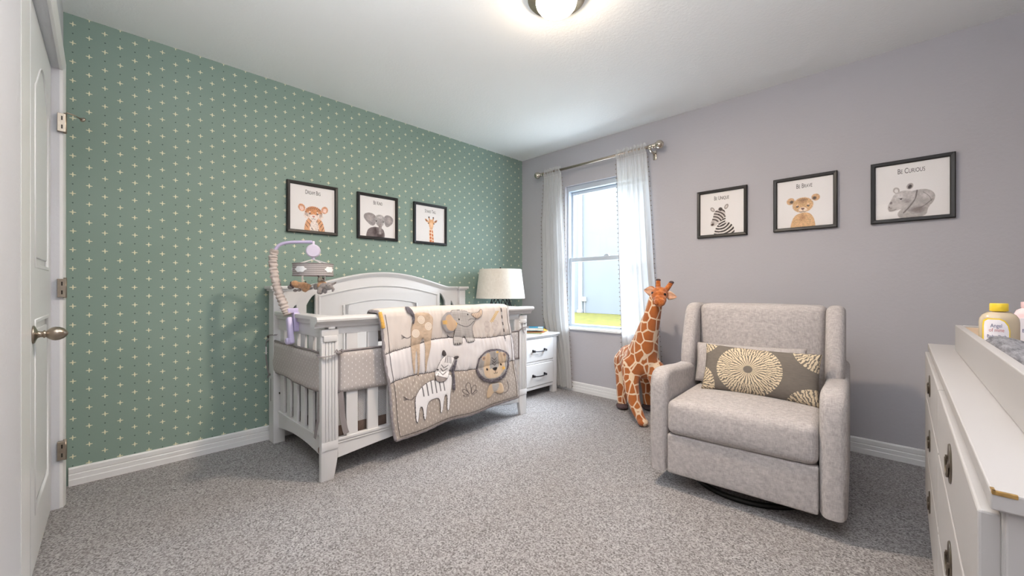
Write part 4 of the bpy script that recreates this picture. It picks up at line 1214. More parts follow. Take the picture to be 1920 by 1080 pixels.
def p_lf(c, d):
    c.c[:] = rgb(158, 154, 152)[:3]; c.c *= (.9 + .2 * noise2(c.U, c.V, 60, 6))[..., None]
    c.poly(SH['lion_c1'], rgb(202, 178, 150)); c.poly(SH['lion_c2'], rgb(204, 182, 156))
    c.ell(.765, .655, .07, .055, rgb(208, 186, 160), 0, .1)
    c.poly(SH['lion_earL'], rgb(196, 162, 132)); c.poly(SH['lion_earR'], rgb(190, 160, 132)); c.ell(.683, .482, .012, .014, rgb(140, 120, 110)); c.ell(.877, .483, .012, .014, rgb(140, 120, 110))
    for k in range(3): c.line([(.758, .495 + k * .028), (.778, .525 + k * .028), (.800, .498 + k * .028)], .0030, dark, ch=0)
    c.poly([(.748, .602), (.800, .600), (.790, .625), (.775, .638), (.758, .625)], rgb(36, 32, 36))
    c.line([(.775, .636), (.773, .655)], .0022, dark, ch=0); c.line([(.758, .655), (.765, .667), (.773, .657), (.783, .667), (.790, .655)], .0022, dark)
    c.ell(.705, .602, .0085, .014, rgb(36, 32, 36), 0, .2); c.ell(.838, .585, .0085, .014, rgb(36, 32, 36), 0, .2)
    for s, cx_ in ((-1, .655), (1, .89)):
        for k in range(4): c.line([(cx_, .60 + k * .014), (cx_ + s * .022, .585 + k * .016)], .0015, rgb(226, 222, 220), ch=0)
    c.ell(.855, .625, .016, .018, rgb(230, 186, 100), .3, .2); c.ell(.812, .448, .014, .012, rgb(230, 186, 100), 0, .3)
    c.c[d > -.004] = rgb(150, 140, 138)[:3]
patch('lion_face', ['lion_face'], p_lf, .011, .61, .93, .41, .74, 'grey and tan lion face')
def p_lb(c, d):
    c.c[:] = rgb(202, 178, 150)[:3]; c.poly(SH['lion_chest'], rgb(166, 162, 160))
    for k in range(5): c.line([(.73, .78 + k * .016), (.79, .78 + k * .016)], .0014, rgb(204, 200, 198), ch=0)
patch('lion_body', ['lion_body'], p_lb, .0035, .65, .85, .74, .92, 'tan lion body with grey chest')

# ------------------------------------------------------------------ crib mobile
mob = empty('crib_mobile', (.05, -2.515, 0), R(1.2), 'lilac crib mobile with grey ruffled arm, drum and plush animals', 'mobile')
# coordinates below are in the crib's own axes
b = box(bmesh.new(), -.022, .022, -.014, .014, -.085, .075, .010, 3, Matrix.Translation((.452, -.022, .775)) @ Matrix.Rotation(R(-17), 4, 'Y'))
box(b, -.020, .020, .02, .06, -.04, .075, .008, 3, Matrix.Translation((.425, -.02, .80)))
box(b, -.018, .018, -.01, .05, .070, .100, .006, 3, Matrix.Translation((.420, -.02, .80)))
lathe(b, [(0, 0), (.020, 0), (.020, .012), (.014, .018), (0, .018)], 20, Matrix.Translation((.472, -.034, .712)) @ Matrix.Rotation(R(90), 4, 'X'))
obj('clamp', b, M['lilac'], mob, autosmooth=35)
arm = [(.418, -.022, .86), (.400, -.045, .93), (.372, -.066, 1.02), (.350, -.080, 1.12), (.345, -.082, 1.20), (.352, -.074, 1.25)]
arm = chaikin(arm, 2, False)
b = bmesh.new(); pts = []; rr = []
for i in range(len(arm) - 1):
    for k in range(6):
        t_ = k / 6.0; a, c = Vector(arm[i]), Vector(arm[i + 1]); pts.append(a.lerp(c, t_))
n_ = len(pts); rr = [.0225 + .0035 * math.sin(i * 1.05 + .8 * math.sin(i * .31)) * (1.1 - .6 * i / n_) for i in range(n_)]
tube(b, pts, rr, 16)
for v in b.verts: v.co += Vector((math.sin(v.co.z * 190 + v.co.x * 300) * .0018, math.cos(v.co.z * 160 + v.co.y * 260) * .0018, 0))
obj('arm_sleeve', b, mat('beige_grey_ruffled_fabric', rgb(196, 184, 178), .95, bscale=90, bstr=.4, bdist=.004), mob, smooth=True)
b = bmesh.new(); tube(b, chaikin([(.350, -.076, 1.235), (.362, -.058, 1.275), (.385, -.02, 1.292), (.42, .04, 1.297), (.452, .102, 1.300)], 2, False), [.0105] * 17 if 0 else .0095, 12)
obj('arm', b, M['lilac'], mob, smooth=True)
hub = Vector((.456, .107, 0))
b = lathe(bmesh.new(), [(0, -.020), (.034, -.020), (.040, -.014), (.041, 0), (.040, .014), (.034, .020), (0, .020)], 32, Matrix.Translation((hub.x, hub.y, 1.245)) @ Matrix.Rotation(R(64), 4, 'Z') @ Matrix.Rotation(R(90), 4, 'X'))
box(b, hub.x - .007, hub.x + .007, hub.y - .007, hub.y + .007, 1.28, 1.305, .003)
lathe(b, [(0, 0), (.009, 0), (.011, .012), (.004, .018), (0, .018)], 16, Matrix.Translation((hub.x, hub.y, 1.192)))
obj('music_box', b, mat('pale_lilac_plastic', rgb(214, 206, 226), .35), mob, autosmooth=35)
dz0, dz1, dr = 1.095, 1.165, .109
b = lathe(bmesh.new(), [(dr, dz0), (dr + .003, dz0), (dr + .003, dz1), (dr, dz1), (dr - .002, dz1 - .004), (dr - .002, dz0 + .004), (dr, dz0)], 64, Matrix.Translation((hub.x, hub.y, 0)))
def drum_mat():
    m = bpy.data.materials.new('grey_dashed_drum_fabric'); t = NT(m)
    mp = t.mapping(t.obj(), (1, 1, 1), (-hub.x, -hub.y, 0)); s = t.new('ShaderNodeSeparateXYZ'); t.link(mp, s.inputs[0])
    a = t.math('MULTIPLY', t.math('ADD', t.math('ARCTAN2', s.outputs[1], s.outputs[0]), 4.0), 14.0)
    v = t.math('MULTIPLY', s.outputs[2], 85.0)
    k = t.math('MULTIPLY', t.math('LESS_THAN', t.math('ABSOLUTE', t.math('SUBTRACT', t.math('FRACT', a), .5)), .33), t.math('LESS_THAN', t.math('ABSOLUTE', t.math('SUBTRACT', t.math('FRACT', v), .5)), .17))
    t.link(t.mix(k, rgb(150, 143, 143), rgb(206, 202, 202)), t.b.inputs['Base Color']); t.b.inputs['Roughness'].default_value = .95
    return m
obj('drum_band', b, drum_mat(), mob, autosmooth=35)
b = bmesh.new()
for z in (dz0, dz1): tube(b, [(hub.x + (dr + .003) * math.cos(2 * PI * k / 48), hub.y + (dr + .003) * math.sin(2 * PI * k / 48), z) for k in range(49)], .0035, 6, cap=False)
obj('drum_piping', b, M['piping'], mob, smooth=True)
def cloud(ang):
    b_ = bmesh.new(); pts = []
    for k in range(48):
        t_ = 2 * PI * k / 48; r_ = 1 + .10 * math.cos(6 * t_)
        pts.append((.034 * math.cos(t_) * r_, .017 * math.sin(t_) * r_))
    bb = plate([pts], .004, .0015, 1, 'xy', 0)
    bmesh.ops.subdivide_edges(bb, edges=[e for e in bb.edges if e.calc_length() > .012], cuts=3)
    for v in bb.verts:
        a_ = ang + v.co.x / dr; r_ = dr + .005 + v.co.z; h_ = v.co.y
        v.co = (hub.x + r_ * math.cos(a_), hub.y + r_ * math.sin(a_), (dz0 + dz1) / 2 + h_)
    return bb
for a_ in (-58, -132, 30, 118): obj('cloud', cloud(R(a_)), M['mattress'], mob)
b = bmesh.new()
for a_ in (0, 90, 180, 270):
    a2 = R(a_ + 30); ribbon(b, [(hub.x, hub.y, 1.195), (hub.x + dr * math.cos(a2), hub.y + dr * math.sin(a2), dz1)], .006, (math.sin(a2), -math.cos(a2), .2), .0015)
obj('hanging_ribbon', b, M['white_cord'], mob)
def toy_strap(x, y, z):
    obj('toy_strap', ribbon(bmesh.new(), [(x, y, dz0 + .01), (x, y, z)], .009, (.7, -.7, 0), .0015), M['white_cord'], mob)
# toy directions: r = image-right, seen from the room
Rv = Vector((math.cos(R(43.3)), math.sin(R(43.3)), 0)); Fv = Vector((-Rv.y, Rv.x, 0)); Zv = Vector((0, 0, 1))
def at(o, r, z, f=0.0): return tuple(Vector(o) + Rv * r + Zv * z + Fv * f)
# plush elephant
e0 = (hub.x, hub.y, 1.030); e0 = tuple(Vector(e0) + Rv * .058)
def T(o, a, b_, ra, rb): return ('t', [at(o, *a), at(o, *b_)], [ra, rb])
ele = organic('plush_elephant', [('s', at(e0, -.005, .004), (.034, .030, .026)), ('s', at(e0, .036, 0), (.024, .022, .024)),
      ('t', [at(e0, .052, -.006), at(e0, .066, -.018), at(e0, .060, -.028)], [.012, .008, .007]),
      T(e0, (-.020, -.015), (-.014, -.036), .015, .014), T(e0, (.012, -.016), (.014, -.033), .012, .012),
      ('s', at(e0, -.044, -.002), (.017, .014, .020)), T(e0, (-.006, -.01, -.02), (-.012, -.036, -.026), .013, .012), T(e0, (.055, .012), (.082, .028), .008, .003)], .0032, M['plush_grey'], mob, 3)
ele['label'] = 'grey plush elephant'
b = bmesh.new(); ball(b, at(e0, .050, .004, -.018), .0028, 1); ball(b, at(e0, .030, .004, -.022), .0028, 1); obj('toy_eye', b, M['eye'], ele)
b = bmesh.new(); t_ = Matrix.Identity(4); ball(b, at(e0, -.002, .006, -.004), (.024, .0305, .027), 3); obj('toy_saddle', b, M['plush_tan'], ele, smooth=True)
b = bmesh.new(); tube(b, [at(e0, .060, .012, .01), at(e0, .075, .022, .01)], .0028, 6); obj('toy_tail', b, M['plush_dark'], ele)
z0 = tuple(Vector(e0) + Rv * (-.030) + Zv * .036 + Fv * .030)
zz = organic('plush_zebra', [('s', at(z0, 0, .0), (.018, .016, .014)), T(z0, (.008, .004), (.022, -.01), .012, .014), T(z0, (-.006, .012), (-.011, .024), .005, .003), T(z0, (.006, .014), (.004, .024), .005, .003)], .0028, M['plush_cream'], mob, 2)
zz['label'] = 'cream plush zebra'
b = bmesh.new()
for k in range(4): tube(b, [at(z0, -.012 + k * .010, .014 - .004 * k, -.004), at(z0, -.006 + k * .010, -.002, -.015)], .0022, 6)
tube(b, [at(z0, -.008, .018), at(z0, -.014, .030)], .004, 6); tube(b, [at(z0, .014, .016), at(z0, .028, .000)], .005, 6)
obj('toy_stripes', b, M['plush_dark'], zz)
toy_strap(*at((hub.x, hub.y, 0), .070, 0)[:2], 1.045)
# plush lion lying
l0 = tuple(Vector((hub.x, hub.y, 1.030)) + Rv * (-.060))
lio = organic('plush_giraffe', [('s', at(l0, .0, .004), (.034, .030, .022)), ('s', at(l0, -.052, .014), (.026, .024, .022)), T(l0, (-.045, .01), (-.018, .006), .020, .020),
      ('s', at(l0, .030, -.004), (.020, .018, .020)), T(l0, (-.005, -.006), (.004, -.024), .012, .010), T(l0, (.030, -.010), (.012, -.028), .010, .009)], .0032, M['plush_tan'], mob, 3)
lio['label'] = 'tan plush giraffe lying flat'
for nm_, c_, r_ in (('toy_muzzle', at(l0, -.078, -.004), (.020, .018, .015)), ('toy_paw', at(l0, -.050, -.026), (.014, .012, .009)), ('toy_paw', at(l0, -.030, -.022, .01), (.012, .012, .010)), ('toy_paw', at(l0, .044, -.010), (.012, .012, .010))):
    b = ball(bmesh.new(), c_, r_, 2); obj(nm_, b, M['plush_grey'], lio, smooth=True)
b = tube(bmesh.new(), [at(l0, -.070, .026, -.01), at(l0, -.066, .008, -.022), at(l0, -.048, -.010, -.024)], .005, 8); obj('toy_mane', b, M['plush_dark'], lio, smooth=True)
b = tube(bmesh.new(), [at(l0, .048, .006), at(l0, .064, .010)], .0022, 6); obj('toy_tail', b, M['plush_dark'], lio, smooth=True)
b = tube(bmesh.new(), [at(l0, .010, .024), at(l0, .016, .028)], .004, 6); obj('toy_horn', b, M['plush_dark'], lio, smooth=True)
toy_strap(*at((hub.x, hub.y, 0), -.066, 0)[:2], 1.045)

# ------------------------------------------------------------------ nightstand, lamp, books
ns = empty('nightstand', (.05, -.78, 0), 0, 'white two-drawer nightstand with dark bar handles between crib and window', 'nightstand')
NW, ND = .645, .545   # along y, along x
b = B(.02, ND - .005, .02, NW - .02, .085, .56, .003)
obj('carcass', b, WP, ns)
b = B(-.02, ND + .022, -.03, NW + .030, .562, .584, .006); box(b, -.012, ND + .010, -.014, NW + .014, .547, .563, .004)
obj('top', b, WP, ns)
for x0, y0 in ((0, 0), (ND - .045, 0), (0, NW - .06), (ND - .045, NW - .06)):
    obj('leg', B(x0, x0 + .046, y0, y0 + .06, 0, .548, .004), WP, ns)
b = B(ND - .02, ND - .001, .06, NW - .06, .072, .098, .004); box(b, ND - .02, ND + .002, .06, NW - .06, .312, .33, .002); obj('face_rail', b, WP, ns)
for z0, z1 in ((.333, .541), (.104, .308)):
    d_ = empty('drawer', (0, 0, 0)); d_.parent = ns
    obj('drawer_front', B(ND - .015, ND + .006, .062, NW - .062, z0, z1, .007, 3), WP, d_)
    zc = (z0 + z1) / 2 - .004
    b = bmesh.new()
    ya, yb = NW / 2 - .088 + .045, NW / 2 + .088 + .045
    tube(b, chaikin([(ND + .032, ya + .006, zc), (ND + .034, (ya + yb) / 2 - .03, zc - .006), (ND + .034, (ya + yb) / 2 + .03, zc - .006), (ND + .032, yb - .006, zc)], 2, False), .0055, 8)
    for y_ in (ya + .006, yb - .006):
        box(b, ND + .004, ND + .036, y_ - .007, y_ + .007, zc - .010, zc + .010, .003)
        box(b, ND + .004, ND + .009, y_ - .011, y_ + .011, zc - .014, zc + .014, .002)
    obj('handle', b, M['dark_metal'], d_, autosmooth=40)

lamp = empty('table_lamp', (.29, -.615, .584), 0, 'table lamp with white drum shade and dark wire base on the nightstand', 'lamp')
b = lathe(bmesh.new(), [(.234, .340), (.2335, .338), (.2355, .338), (.201, .612), (.199, .614), (.197, .612), (.2315, .340), (.234, .340)], 64)
obj('lamp_shade', b, M['shade'], lamp, autosmooth=50)
b = bmesh.new()
for k in range(3):
    a = 2 * PI * k / 3; tube(b, [(0, 0, .60), (.197 * math.cos(a), .197 * math.sin(a), .604)], .0022, 6)
lathe(b, [(0, .600), (.012, .600), (.012, .615), (.005, .618), (.009, .625), (.006, .634), (0, .636)], 16)
obj('finial', b, M['black_metal'], lamp, smooth=True)
b = bmesh.new()
n6 = 6; topr, midr, botr = .082, .145, .075; zt_, zm_, zb_ = .335, .15, .012
TR = [(topr * math.cos(2 * PI * k / n6), topr * math.sin(2 * PI * k / n6), zt_) for k in range(n6)]
MR = [(midr * math.cos(2 * PI * (k + .5) / n6), midr * math.sin(2 * PI * (k + .5) / n6), zm_) for k in range(n6)]
BR = [(botr * math.cos(2 * PI * k / n6), botr * math.sin(2 * PI * k / n6), zb_) for k in range(n6)]
for k in range(n6):
    k2 = (k + 1) % n6
    for a, c in ((TR[k], TR[k2]), (MR[k], MR[k2]), (BR[k], BR[k2]), (TR[k], MR[k]), (TR[k2], MR[k]), (BR[k], MR[k]), (BR[k2], MR[k]), (TR[k], (0, 0, zt_))):
        tube(b, [a, c], .0042, 6)
tube(b, [(0, 0, zt_), (0, 0, .60)], .005, 8)
for k in range(n6): tube(b, [BR[k], (BR[k][0], BR[k][1], 0)], .005, 6)
obj('wire_base', b, M['dark_metal'], lamp)
b = bmesh.new(); lathe(b, [(0, .37), (.016, .37), (.016, .42), (0.012, .424), (.013, .44), (.028, .475), (.026, .51), (.012, .53), (0, .532)], 20)
obj('bulb', b, M['mattress'], lamp, smooth=True)

def book(name, label, loc, rz, w, d_, h, cover, tilt=0.0):
    o = empty(name, loc, rz, label, 'book', 'books stacked on the nightstand', rot=(0, tilt, rz))
    b_ = B(-w / 2 + .004, w / 2 - .003, -d_ / 2 + .003, d_ / 2 - .003, .002, h - .002, 0); obj('pages', b_, M['paper'], o)
    b_ = B(-w / 2, w / 2, -d_ / 2, d_ / 2, 0, .002, .0005); box(b_, -w / 2, w / 2, -d_ / 2, d_ / 2, h - .002, h, .0005); box(b_, -w / 2, -w / 2 + .002, -d_ / 2, d_ / 2, 0, h, .0005)
    obj('cover', b_, cover, o); return o
zt = .5845
book('book', 'thin olive green book at the bottom of the nightstand stack', (.475, -.355, zt), R(-62), .20, .22, .008, M['bookgreen'])
book('book', 'white and turquoise book sticking out right in the nightstand stack', (.455, -.245, zt), R(-50), .19, .19, .007, M['teal2'] if 'teal2' in M else M['label_w'])
book('book', 'thin coral orange book in the middle of the nightstand stack', (.45, -.315, zt + .009), R(-48), .21, .20, .006, M['bookorange'])
book('book', 'yellow book under the teal one on the nightstand', (.43, -.275, zt + .0155), R(-40), .20, .22, .009, M['bookyellow'])
tb = book('book', 'teal book with white lettering on top of the nightstand stack', (.46, -.345, zt + .0255), R(-50), .165, .215, .028, M['teal'], 0)
for k, (u_, w_, h_) in enumerate(((-.075, .010, .014), (-.052, .016, .018), (-.030, .014, .018), (-.008, .016, .017), (.014, .012, .018), (.034, .016, .016))):
    obj('cover_mark', B(.0826, .0832, u_, u_ + w_, .014 - h_ / 2, .014 + h_ / 2, 0), M['label_w'], tb)
b = B(-.02, .06, .055, .100, .0281, .0285, 0); obj('cover_picture', b, M['label_w'], tb)

# ------------------------------------------------------------------ wall pictures
def portrait(kind):
    n = 170
    U, V = np.meshgrid(np.linspace(0, 1, n), np.linspace(0, 1, n))
    c = Canvas(U, V, rgb(232, 229, 228))
    N = lambda s, k: noise2(U, V, s, k)
    def fur(a, amt, s=60, k=3): c.c *= (1 - a[..., None] * amt * (N(s, k) - .5)[..., None] * 2)
    if kind == 'tiger':
        a = c.poly([(.30, 1.05), (.32, .86), (.37, .74), (.46, .68), (.62, .68), (.71, .76), (.75, .88), (.78, 1.05)], rgb(222, 168, 130))
        c.poly([(.42, 1.05), (.44, .80), (.53, .74), (.62, .80), (.64, 1.05)], rgb(234, 220, 212))
        for P_ in ([(.36, .78), (.42, .84), (.45, .90)], [(.40, .72), (.47, .79)], [(.68, .76), (.62, .84)], [(.72, .82), (.66, .90)], [(.34, .86), (.39, .93)], [(.74, .9), (.70, .98)], [(.60, .74), (.58, .80)], [(.46, .93), (.50, .97)], [(.62, .95), (.63, 1.0)]): c.line(P_, .006, rgb(70, 52, 46))
        for cx, cy, s in ((.255, .50, -.5), (.765, .50, .5)):
            c.ell(cx, cy, .080, .092, rgb(214, 156, 122), s, .15); c.ell(cx, cy + .012, .052, .062, rgb(240, 208, 196), s, .4)
        c.ell(.515, .60, .205, .165, rgb(214, 150, 108), 0, .12); c.ell(.37, .66, .09, .08, rgb(232, 214, 204), 0, .5); c.ell(.66, .66, .09, .08, rgb(232, 214, 204), 0, .5)
        c.ell(.515, .70, .115, .085, rgb(238, 226, 220), 0, .3)
        for k in range(-4, 5):
            x = .515 + k * .040; c.line([(x, .455 + .006 * k * k * .6), (.515 + k * .030, .505 + .004 * abs(k))], .005, rgb(66, 48, 42), ch=0)
            if abs(k) > 1: c.line([(x * 1.0, .53), (.515 + k * .040, .56)], .004, rgb(90, 64, 52), ch=0)
        for s in (-1, 1):
            for k in range(3): c.line([(.515 + s * .19, .58 + k * .035), (.515 + s * (.14 - .01 * k), .60 + k * .035)], .005, rgb(76, 56, 50), ch=0)
            c.ell(.515 + s * .085, .612, .026, .020, rgb(40, 34, 38), s * .2, .3); c.ell(.515 + s * .085, .606, .007, .006, rgb(220, 226, 236)); c.ell(.515 + s * .085, .575, .03, .014, rgb(238, 222, 208), s * .3, .5)
        c.poly([(.475, .655), (.555, .655), (.53, .69), (.515, .70), (.50, .69)], rgb(196, 128, 116)); c.line([(.47, .725), (.495, .735), (.515, .71), (.535, .735), (.56, .725)], .004, rgb(70, 50, 50))
        fur(np.clip(1 - (c.c.min(-1) > .70), 0, 1).astype(float), .22)
    elif kind == 'elephant':
        a = c.poly([(.16, 1.05), (.20, .86), (.27, .78), (.42, .74), (.64, .76), (.70, .90), (.68, 1.05)], rgb(122, 112, 112)); c.ell(.42, .86, .10, .14, rgb(92, 82, 82), 0, .6)
        c.poly([(.46, .50), (.38, .42), (.24, .40), (.12, .45), (.11, .55), (.20, .64), (.30, .72), (.38, .72), (.44, .66)], rgb(156, 150, 150)); c.ell(.28, .54, .12, .10, rgb(178, 168, 168), .3, .8)
        c.poly([(.66, .48), (.74, .41), (.86, .42), (.95, .50), (.92, .62), (.82, .70), (.74, .73), (.68, .64)], rgb(154, 148, 148)); c.ell(.82, .55, .10, .10, rgb(180, 170, 170), -.3, .8)
        c.ell(.555, .53, .155, .115, rgb(172, 168, 168), 0, .2); c.ell(.555, .62, .125, .12, rgb(164, 158, 158), 0, .25); c.ell(.555, .49, .10, .05, rgb(198, 194, 194), 0, .8)
        c.poly([(.49, .64), (.62, .64), (.60, .80), (.595, .90), (.57, .935), (.53, .93), (.52, .90), (.535, .80)], rgb(158, 150, 148))
        for k in range(7): c.line([(.515, .72 + k * .03), (.60, .725 + k * .03)], .002, rgb(112, 104, 104), ch=0)
        c.poly([(.46, 1.05), (.47, .90), (.52, .92), (.60, .92), (.66, .86), (.66, 1.05)], rgb(96, 86, 86))
        for s in (-1, 1): c.ell(.555 + s * .10, .60, .018, .014, rgb(30, 28, 30), 0, .3); c.line([(.555 + s * .13, .585), (.555 + s * .08, .578)], .003, rgb(90, 84, 84), ch=0)
        fur(np.clip(1 - (c.c.min(-1) > .70), 0, 1).astype(float), .18, 40)
    elif kind == 'giraffe':
        a = c.poly([(.46, 1.05), (.455, .80), (.45, .68), (.47, .62), (.58, .62), (.60, .70), (.61, .85), (.63, 1.05)], rgb(240, 214, 190))
        for P_ in ([(.47, .66), (.53, .66), (.52, .72), (.48, .73)], [(.545, .65), (.585, .67), (.59, .74), (.55, .73)], [(.465, .75), (.52, .74), (.53, .81), (.47, .82)], [(.54, .76), (.595, .76), (.60, .84), (.55, .83)], [(.47, .84), (.53, .83), (.54, .90), (.48, .92)], [(.55, .86), (.605, .86), (.61, .93), (.56, .92)], [(.475, .93), (.54, .92), (.55, 1.0), (.48, 1.01)], [(.565, .95), (.615, .95), (.62, 1.02), (.57, 1.02)]): c.poly(P_, rgb(204, 118, 72), ch=1)
        for s in (-1, 1):
            c.poly([(.525 + s * .09, .42), (.525 + s * .16, .36), (.525 + s * .22, .355), (.525 + s * .20, .41), (.525 + s * .13, .46)], rgb(202, 150, 112)); c.ell(.525 + s * .165, .40, .04, .02, rgb(96, 72, 66), -s * .5, .6)
            c.line([(.525 + s * .055, .40), (.525 + s * .075, .32)], .020, rgb(198, 140, 96)); c.ell(.525 + s * .075, .305, .028, .025, rgb(60, 48, 46), 0, .3)
        c.ell(.525, .45, .115, .095, rgb(222, 168, 122), 0, .15); c.poly([(.43, .46), (.62, .46), (.585, .60), (.565, .645), (.49, .645), (.465, .60)], rgb(232, 186, 146)); c.ell(.525, .50, .04, .10, rgb(240, 202, 164), 0, .7)
        for s in (-1, 1): c.ell(.525 + s * .095, .475, .022, .018, rgb(34, 26, 26), 0, .3); c.ell(.525 + s * .025, .61, .008, .012, rgb(90, 60, 52))
        fur(np.clip(1 - (c.c.min(-1) > .70), 0, 1).astype(float), .15)
    elif kind == 'zebra':
        body = [(.32, 1.05), (.34, .90), (.40, .80), (.44, .72), (.58, .68), (.70, .76), (.78, .84), (.80, 1.05)]
        a = c.poly(body, rgb(222, 216, 212))
        st = (np.sin((np.hypot(U - .46, (V - .66) * 1.1) + .015 * N(9, 2)) * 85) > 0) & (a > .5) & (V > .74); c.c[st] = rgb(58, 52, 52)[:3]
        nk = [(.44, .58), (.58, .50), (.60, .62), (.58, .74), (.52, .82), (.42, .80)]
        a = c.poly(nk, rgb(224, 218, 214)); st = (np.sin((V * 1.0 + .3 * U + .02 * N(9, 4)) * 100) > -.1) & (a > .5); c.c[st] = rgb(56, 50, 50)[:3]
        for cx, cy, s in ((.295, .40, -.7), (.61, .365, .5)): c.ell(cx, cy, .045, .070, rgb(150, 140, 136), s, .2); c.ell(cx, cy, .026, .048, rgb(216, 208, 204), s, .5)
        a = c.poly([(.33, .47), (.40, .41), (.52, .40), (.59, .47), (.58, .58), (.50, .68), (.42, .74), (.36, .80), (.27, .79), (.24, .73), (.30, .62)], rgb(206, 198, 194))
        st = (np.sin((np.hypot(U - .30, V - .78) + .01 * N(9, 7)) * 95) > .1) & (a > .5) & (V < .70); c.c[st] = rgb(84, 76, 74)[:3]
        c.ell(.295, .755, .055, .04, rgb(88, 74, 70), -.5, .5); c.ell(.44, .53, .020, .016, rgb(26, 22, 22), .3, .3); c.poly([(.42, .41), (.46, .36), (.52, .38), (.53, .44), (.47, .46)], rgb(84, 76, 74))
    elif kind == 'lion':
        c.poly([(.24, 1.05), (.27, .88), (.32, .76), (.42, .70), (.58, .70), (.66, .80), (.69, .92), (.70, 1.05)], rgb(216, 176, 132)); c.ell(.47, .80, .10, .10, rgb(190, 146, 108), 0, .8)
        for cx, cy, s in ((.255, .44, -.6), (.70, .41, .6)): c.ell(cx, cy, .080, .075, rgb(206, 166, 128), s, .15); c.ell(cx + (.02 if cx < .5 else -.02), cy + .015, .045, .045, rgb(92, 78, 70), s, .5)
        c.ell(.475, .54, .195, .165, rgb(210, 170, 126), 0, .1); c.ell(.475, .455, .11, .07, rgb(170, 132, 98), 0, .8); c.ell(.475, .64, .09, .065, rgb(232, 212, 190), 0, .3)
        for k in range(-3, 4): c.line([(.475 + k * .03, .40 + .008 * abs(k)), (.475 + k * .024, .45)], .004, rgb(96, 76, 62), ch=0)
        for s in (-1, 1): c.ell(.475 + s * .095, .565, .028, .020, rgb(60, 44, 40), s * .2, .3); c.ell(.475 + s * .095, .558, .006, .006, rgb(210, 214, 220)); c.ell(.475 + s * .10, .53, .03, .012, rgb(232, 204, 172), s * .3, .6)
        c.poly([(.435, .60), (.515, .60), (.495, .635), (.475, .645), (.455, .635)], rgb(120, 88, 78)); c.line([(.42, .675), (.45, .69), (.475, .655), (.50, .69), (.53, .675)], .0045, rgb(76, 54, 48))
        fur(np.clip(1 - (c.c.min(-1) > .70), 0, 1).astype(float), .2)
    elif kind == 'rhino':
        c.poly([(.44, .54), (.60, .50), (.74, .52), (.82, .62), (.80, .74), (.72, .84), (.70, 1.0), (.36, 1.02), (.30, .90), (.40, .80)], rgb(176, 170, 168)); c.ell(.70, .62, .10, .08, rgb(208, 202, 200), .4, .9); c.ell(.58, .86, .14, .08, rgb(120, 110, 108), 0, .8)
        c.line([(.58, .52), (.56, .66), (.48, .80), (.40, .90)], .010, rgb(110, 102, 100)); c.line([(.78, .70), (.66, .82), (.56, .84)], .005, rgb(112, 104, 102)); c.line([(.66, .56), (.74, .64), (.77, .74)], .004, rgb(126, 118, 116))
        for cx, cy, s in ((.30, .48, -.2), (.485, .43, .4)): c.ell(cx, cy, .048, .062, rgb(170, 162, 158), s, .15); c.ell(cx, cy + .008, .030, .042, rgb(226, 222, 220) if cx < .4 else rgb(66, 56, 54), s, .3)
        a = c.poly([(.26, .56), (.32, .51), (.44, .49), (.55, .54), (.56, .66), (.48, .76), (.38, .82), (.30, .85), (.22, .87), (.18, .82), (.18, .75), (.21, .68), (.24, .62)], rgb(190, 184, 182)); c.ell(.34, .60, .09, .07, rgb(216, 212, 210), .6, .9); c.ell(.45, .70, .09, .07, rgb(146, 138, 136), .4, .9)
        c.poly([(.20, .70), (.235, .665), (.25, .71), (.22, .73)], rgb(126, 116, 114)); c.ell(.22, .80, .045, .05, rgb(150, 140, 138), 0, .8); c.ell(.365, .645, .020, .013, rgb(26, 22, 22), -.3, .3); c.line([(.335, .63), (.40, .64)], .004, rgb(100, 92, 90), ch=0); c.line([(.20, .845), (.26, .835), (.30, .82)], .004, rgb(80, 70, 70)); c.ell(.20, .77, .008, .012, rgb(60, 52, 50))
        fur(np.clip(1 - (c.c.min(-1) > .70), 0, 1).astype(float), .15, 45)
    return c.c
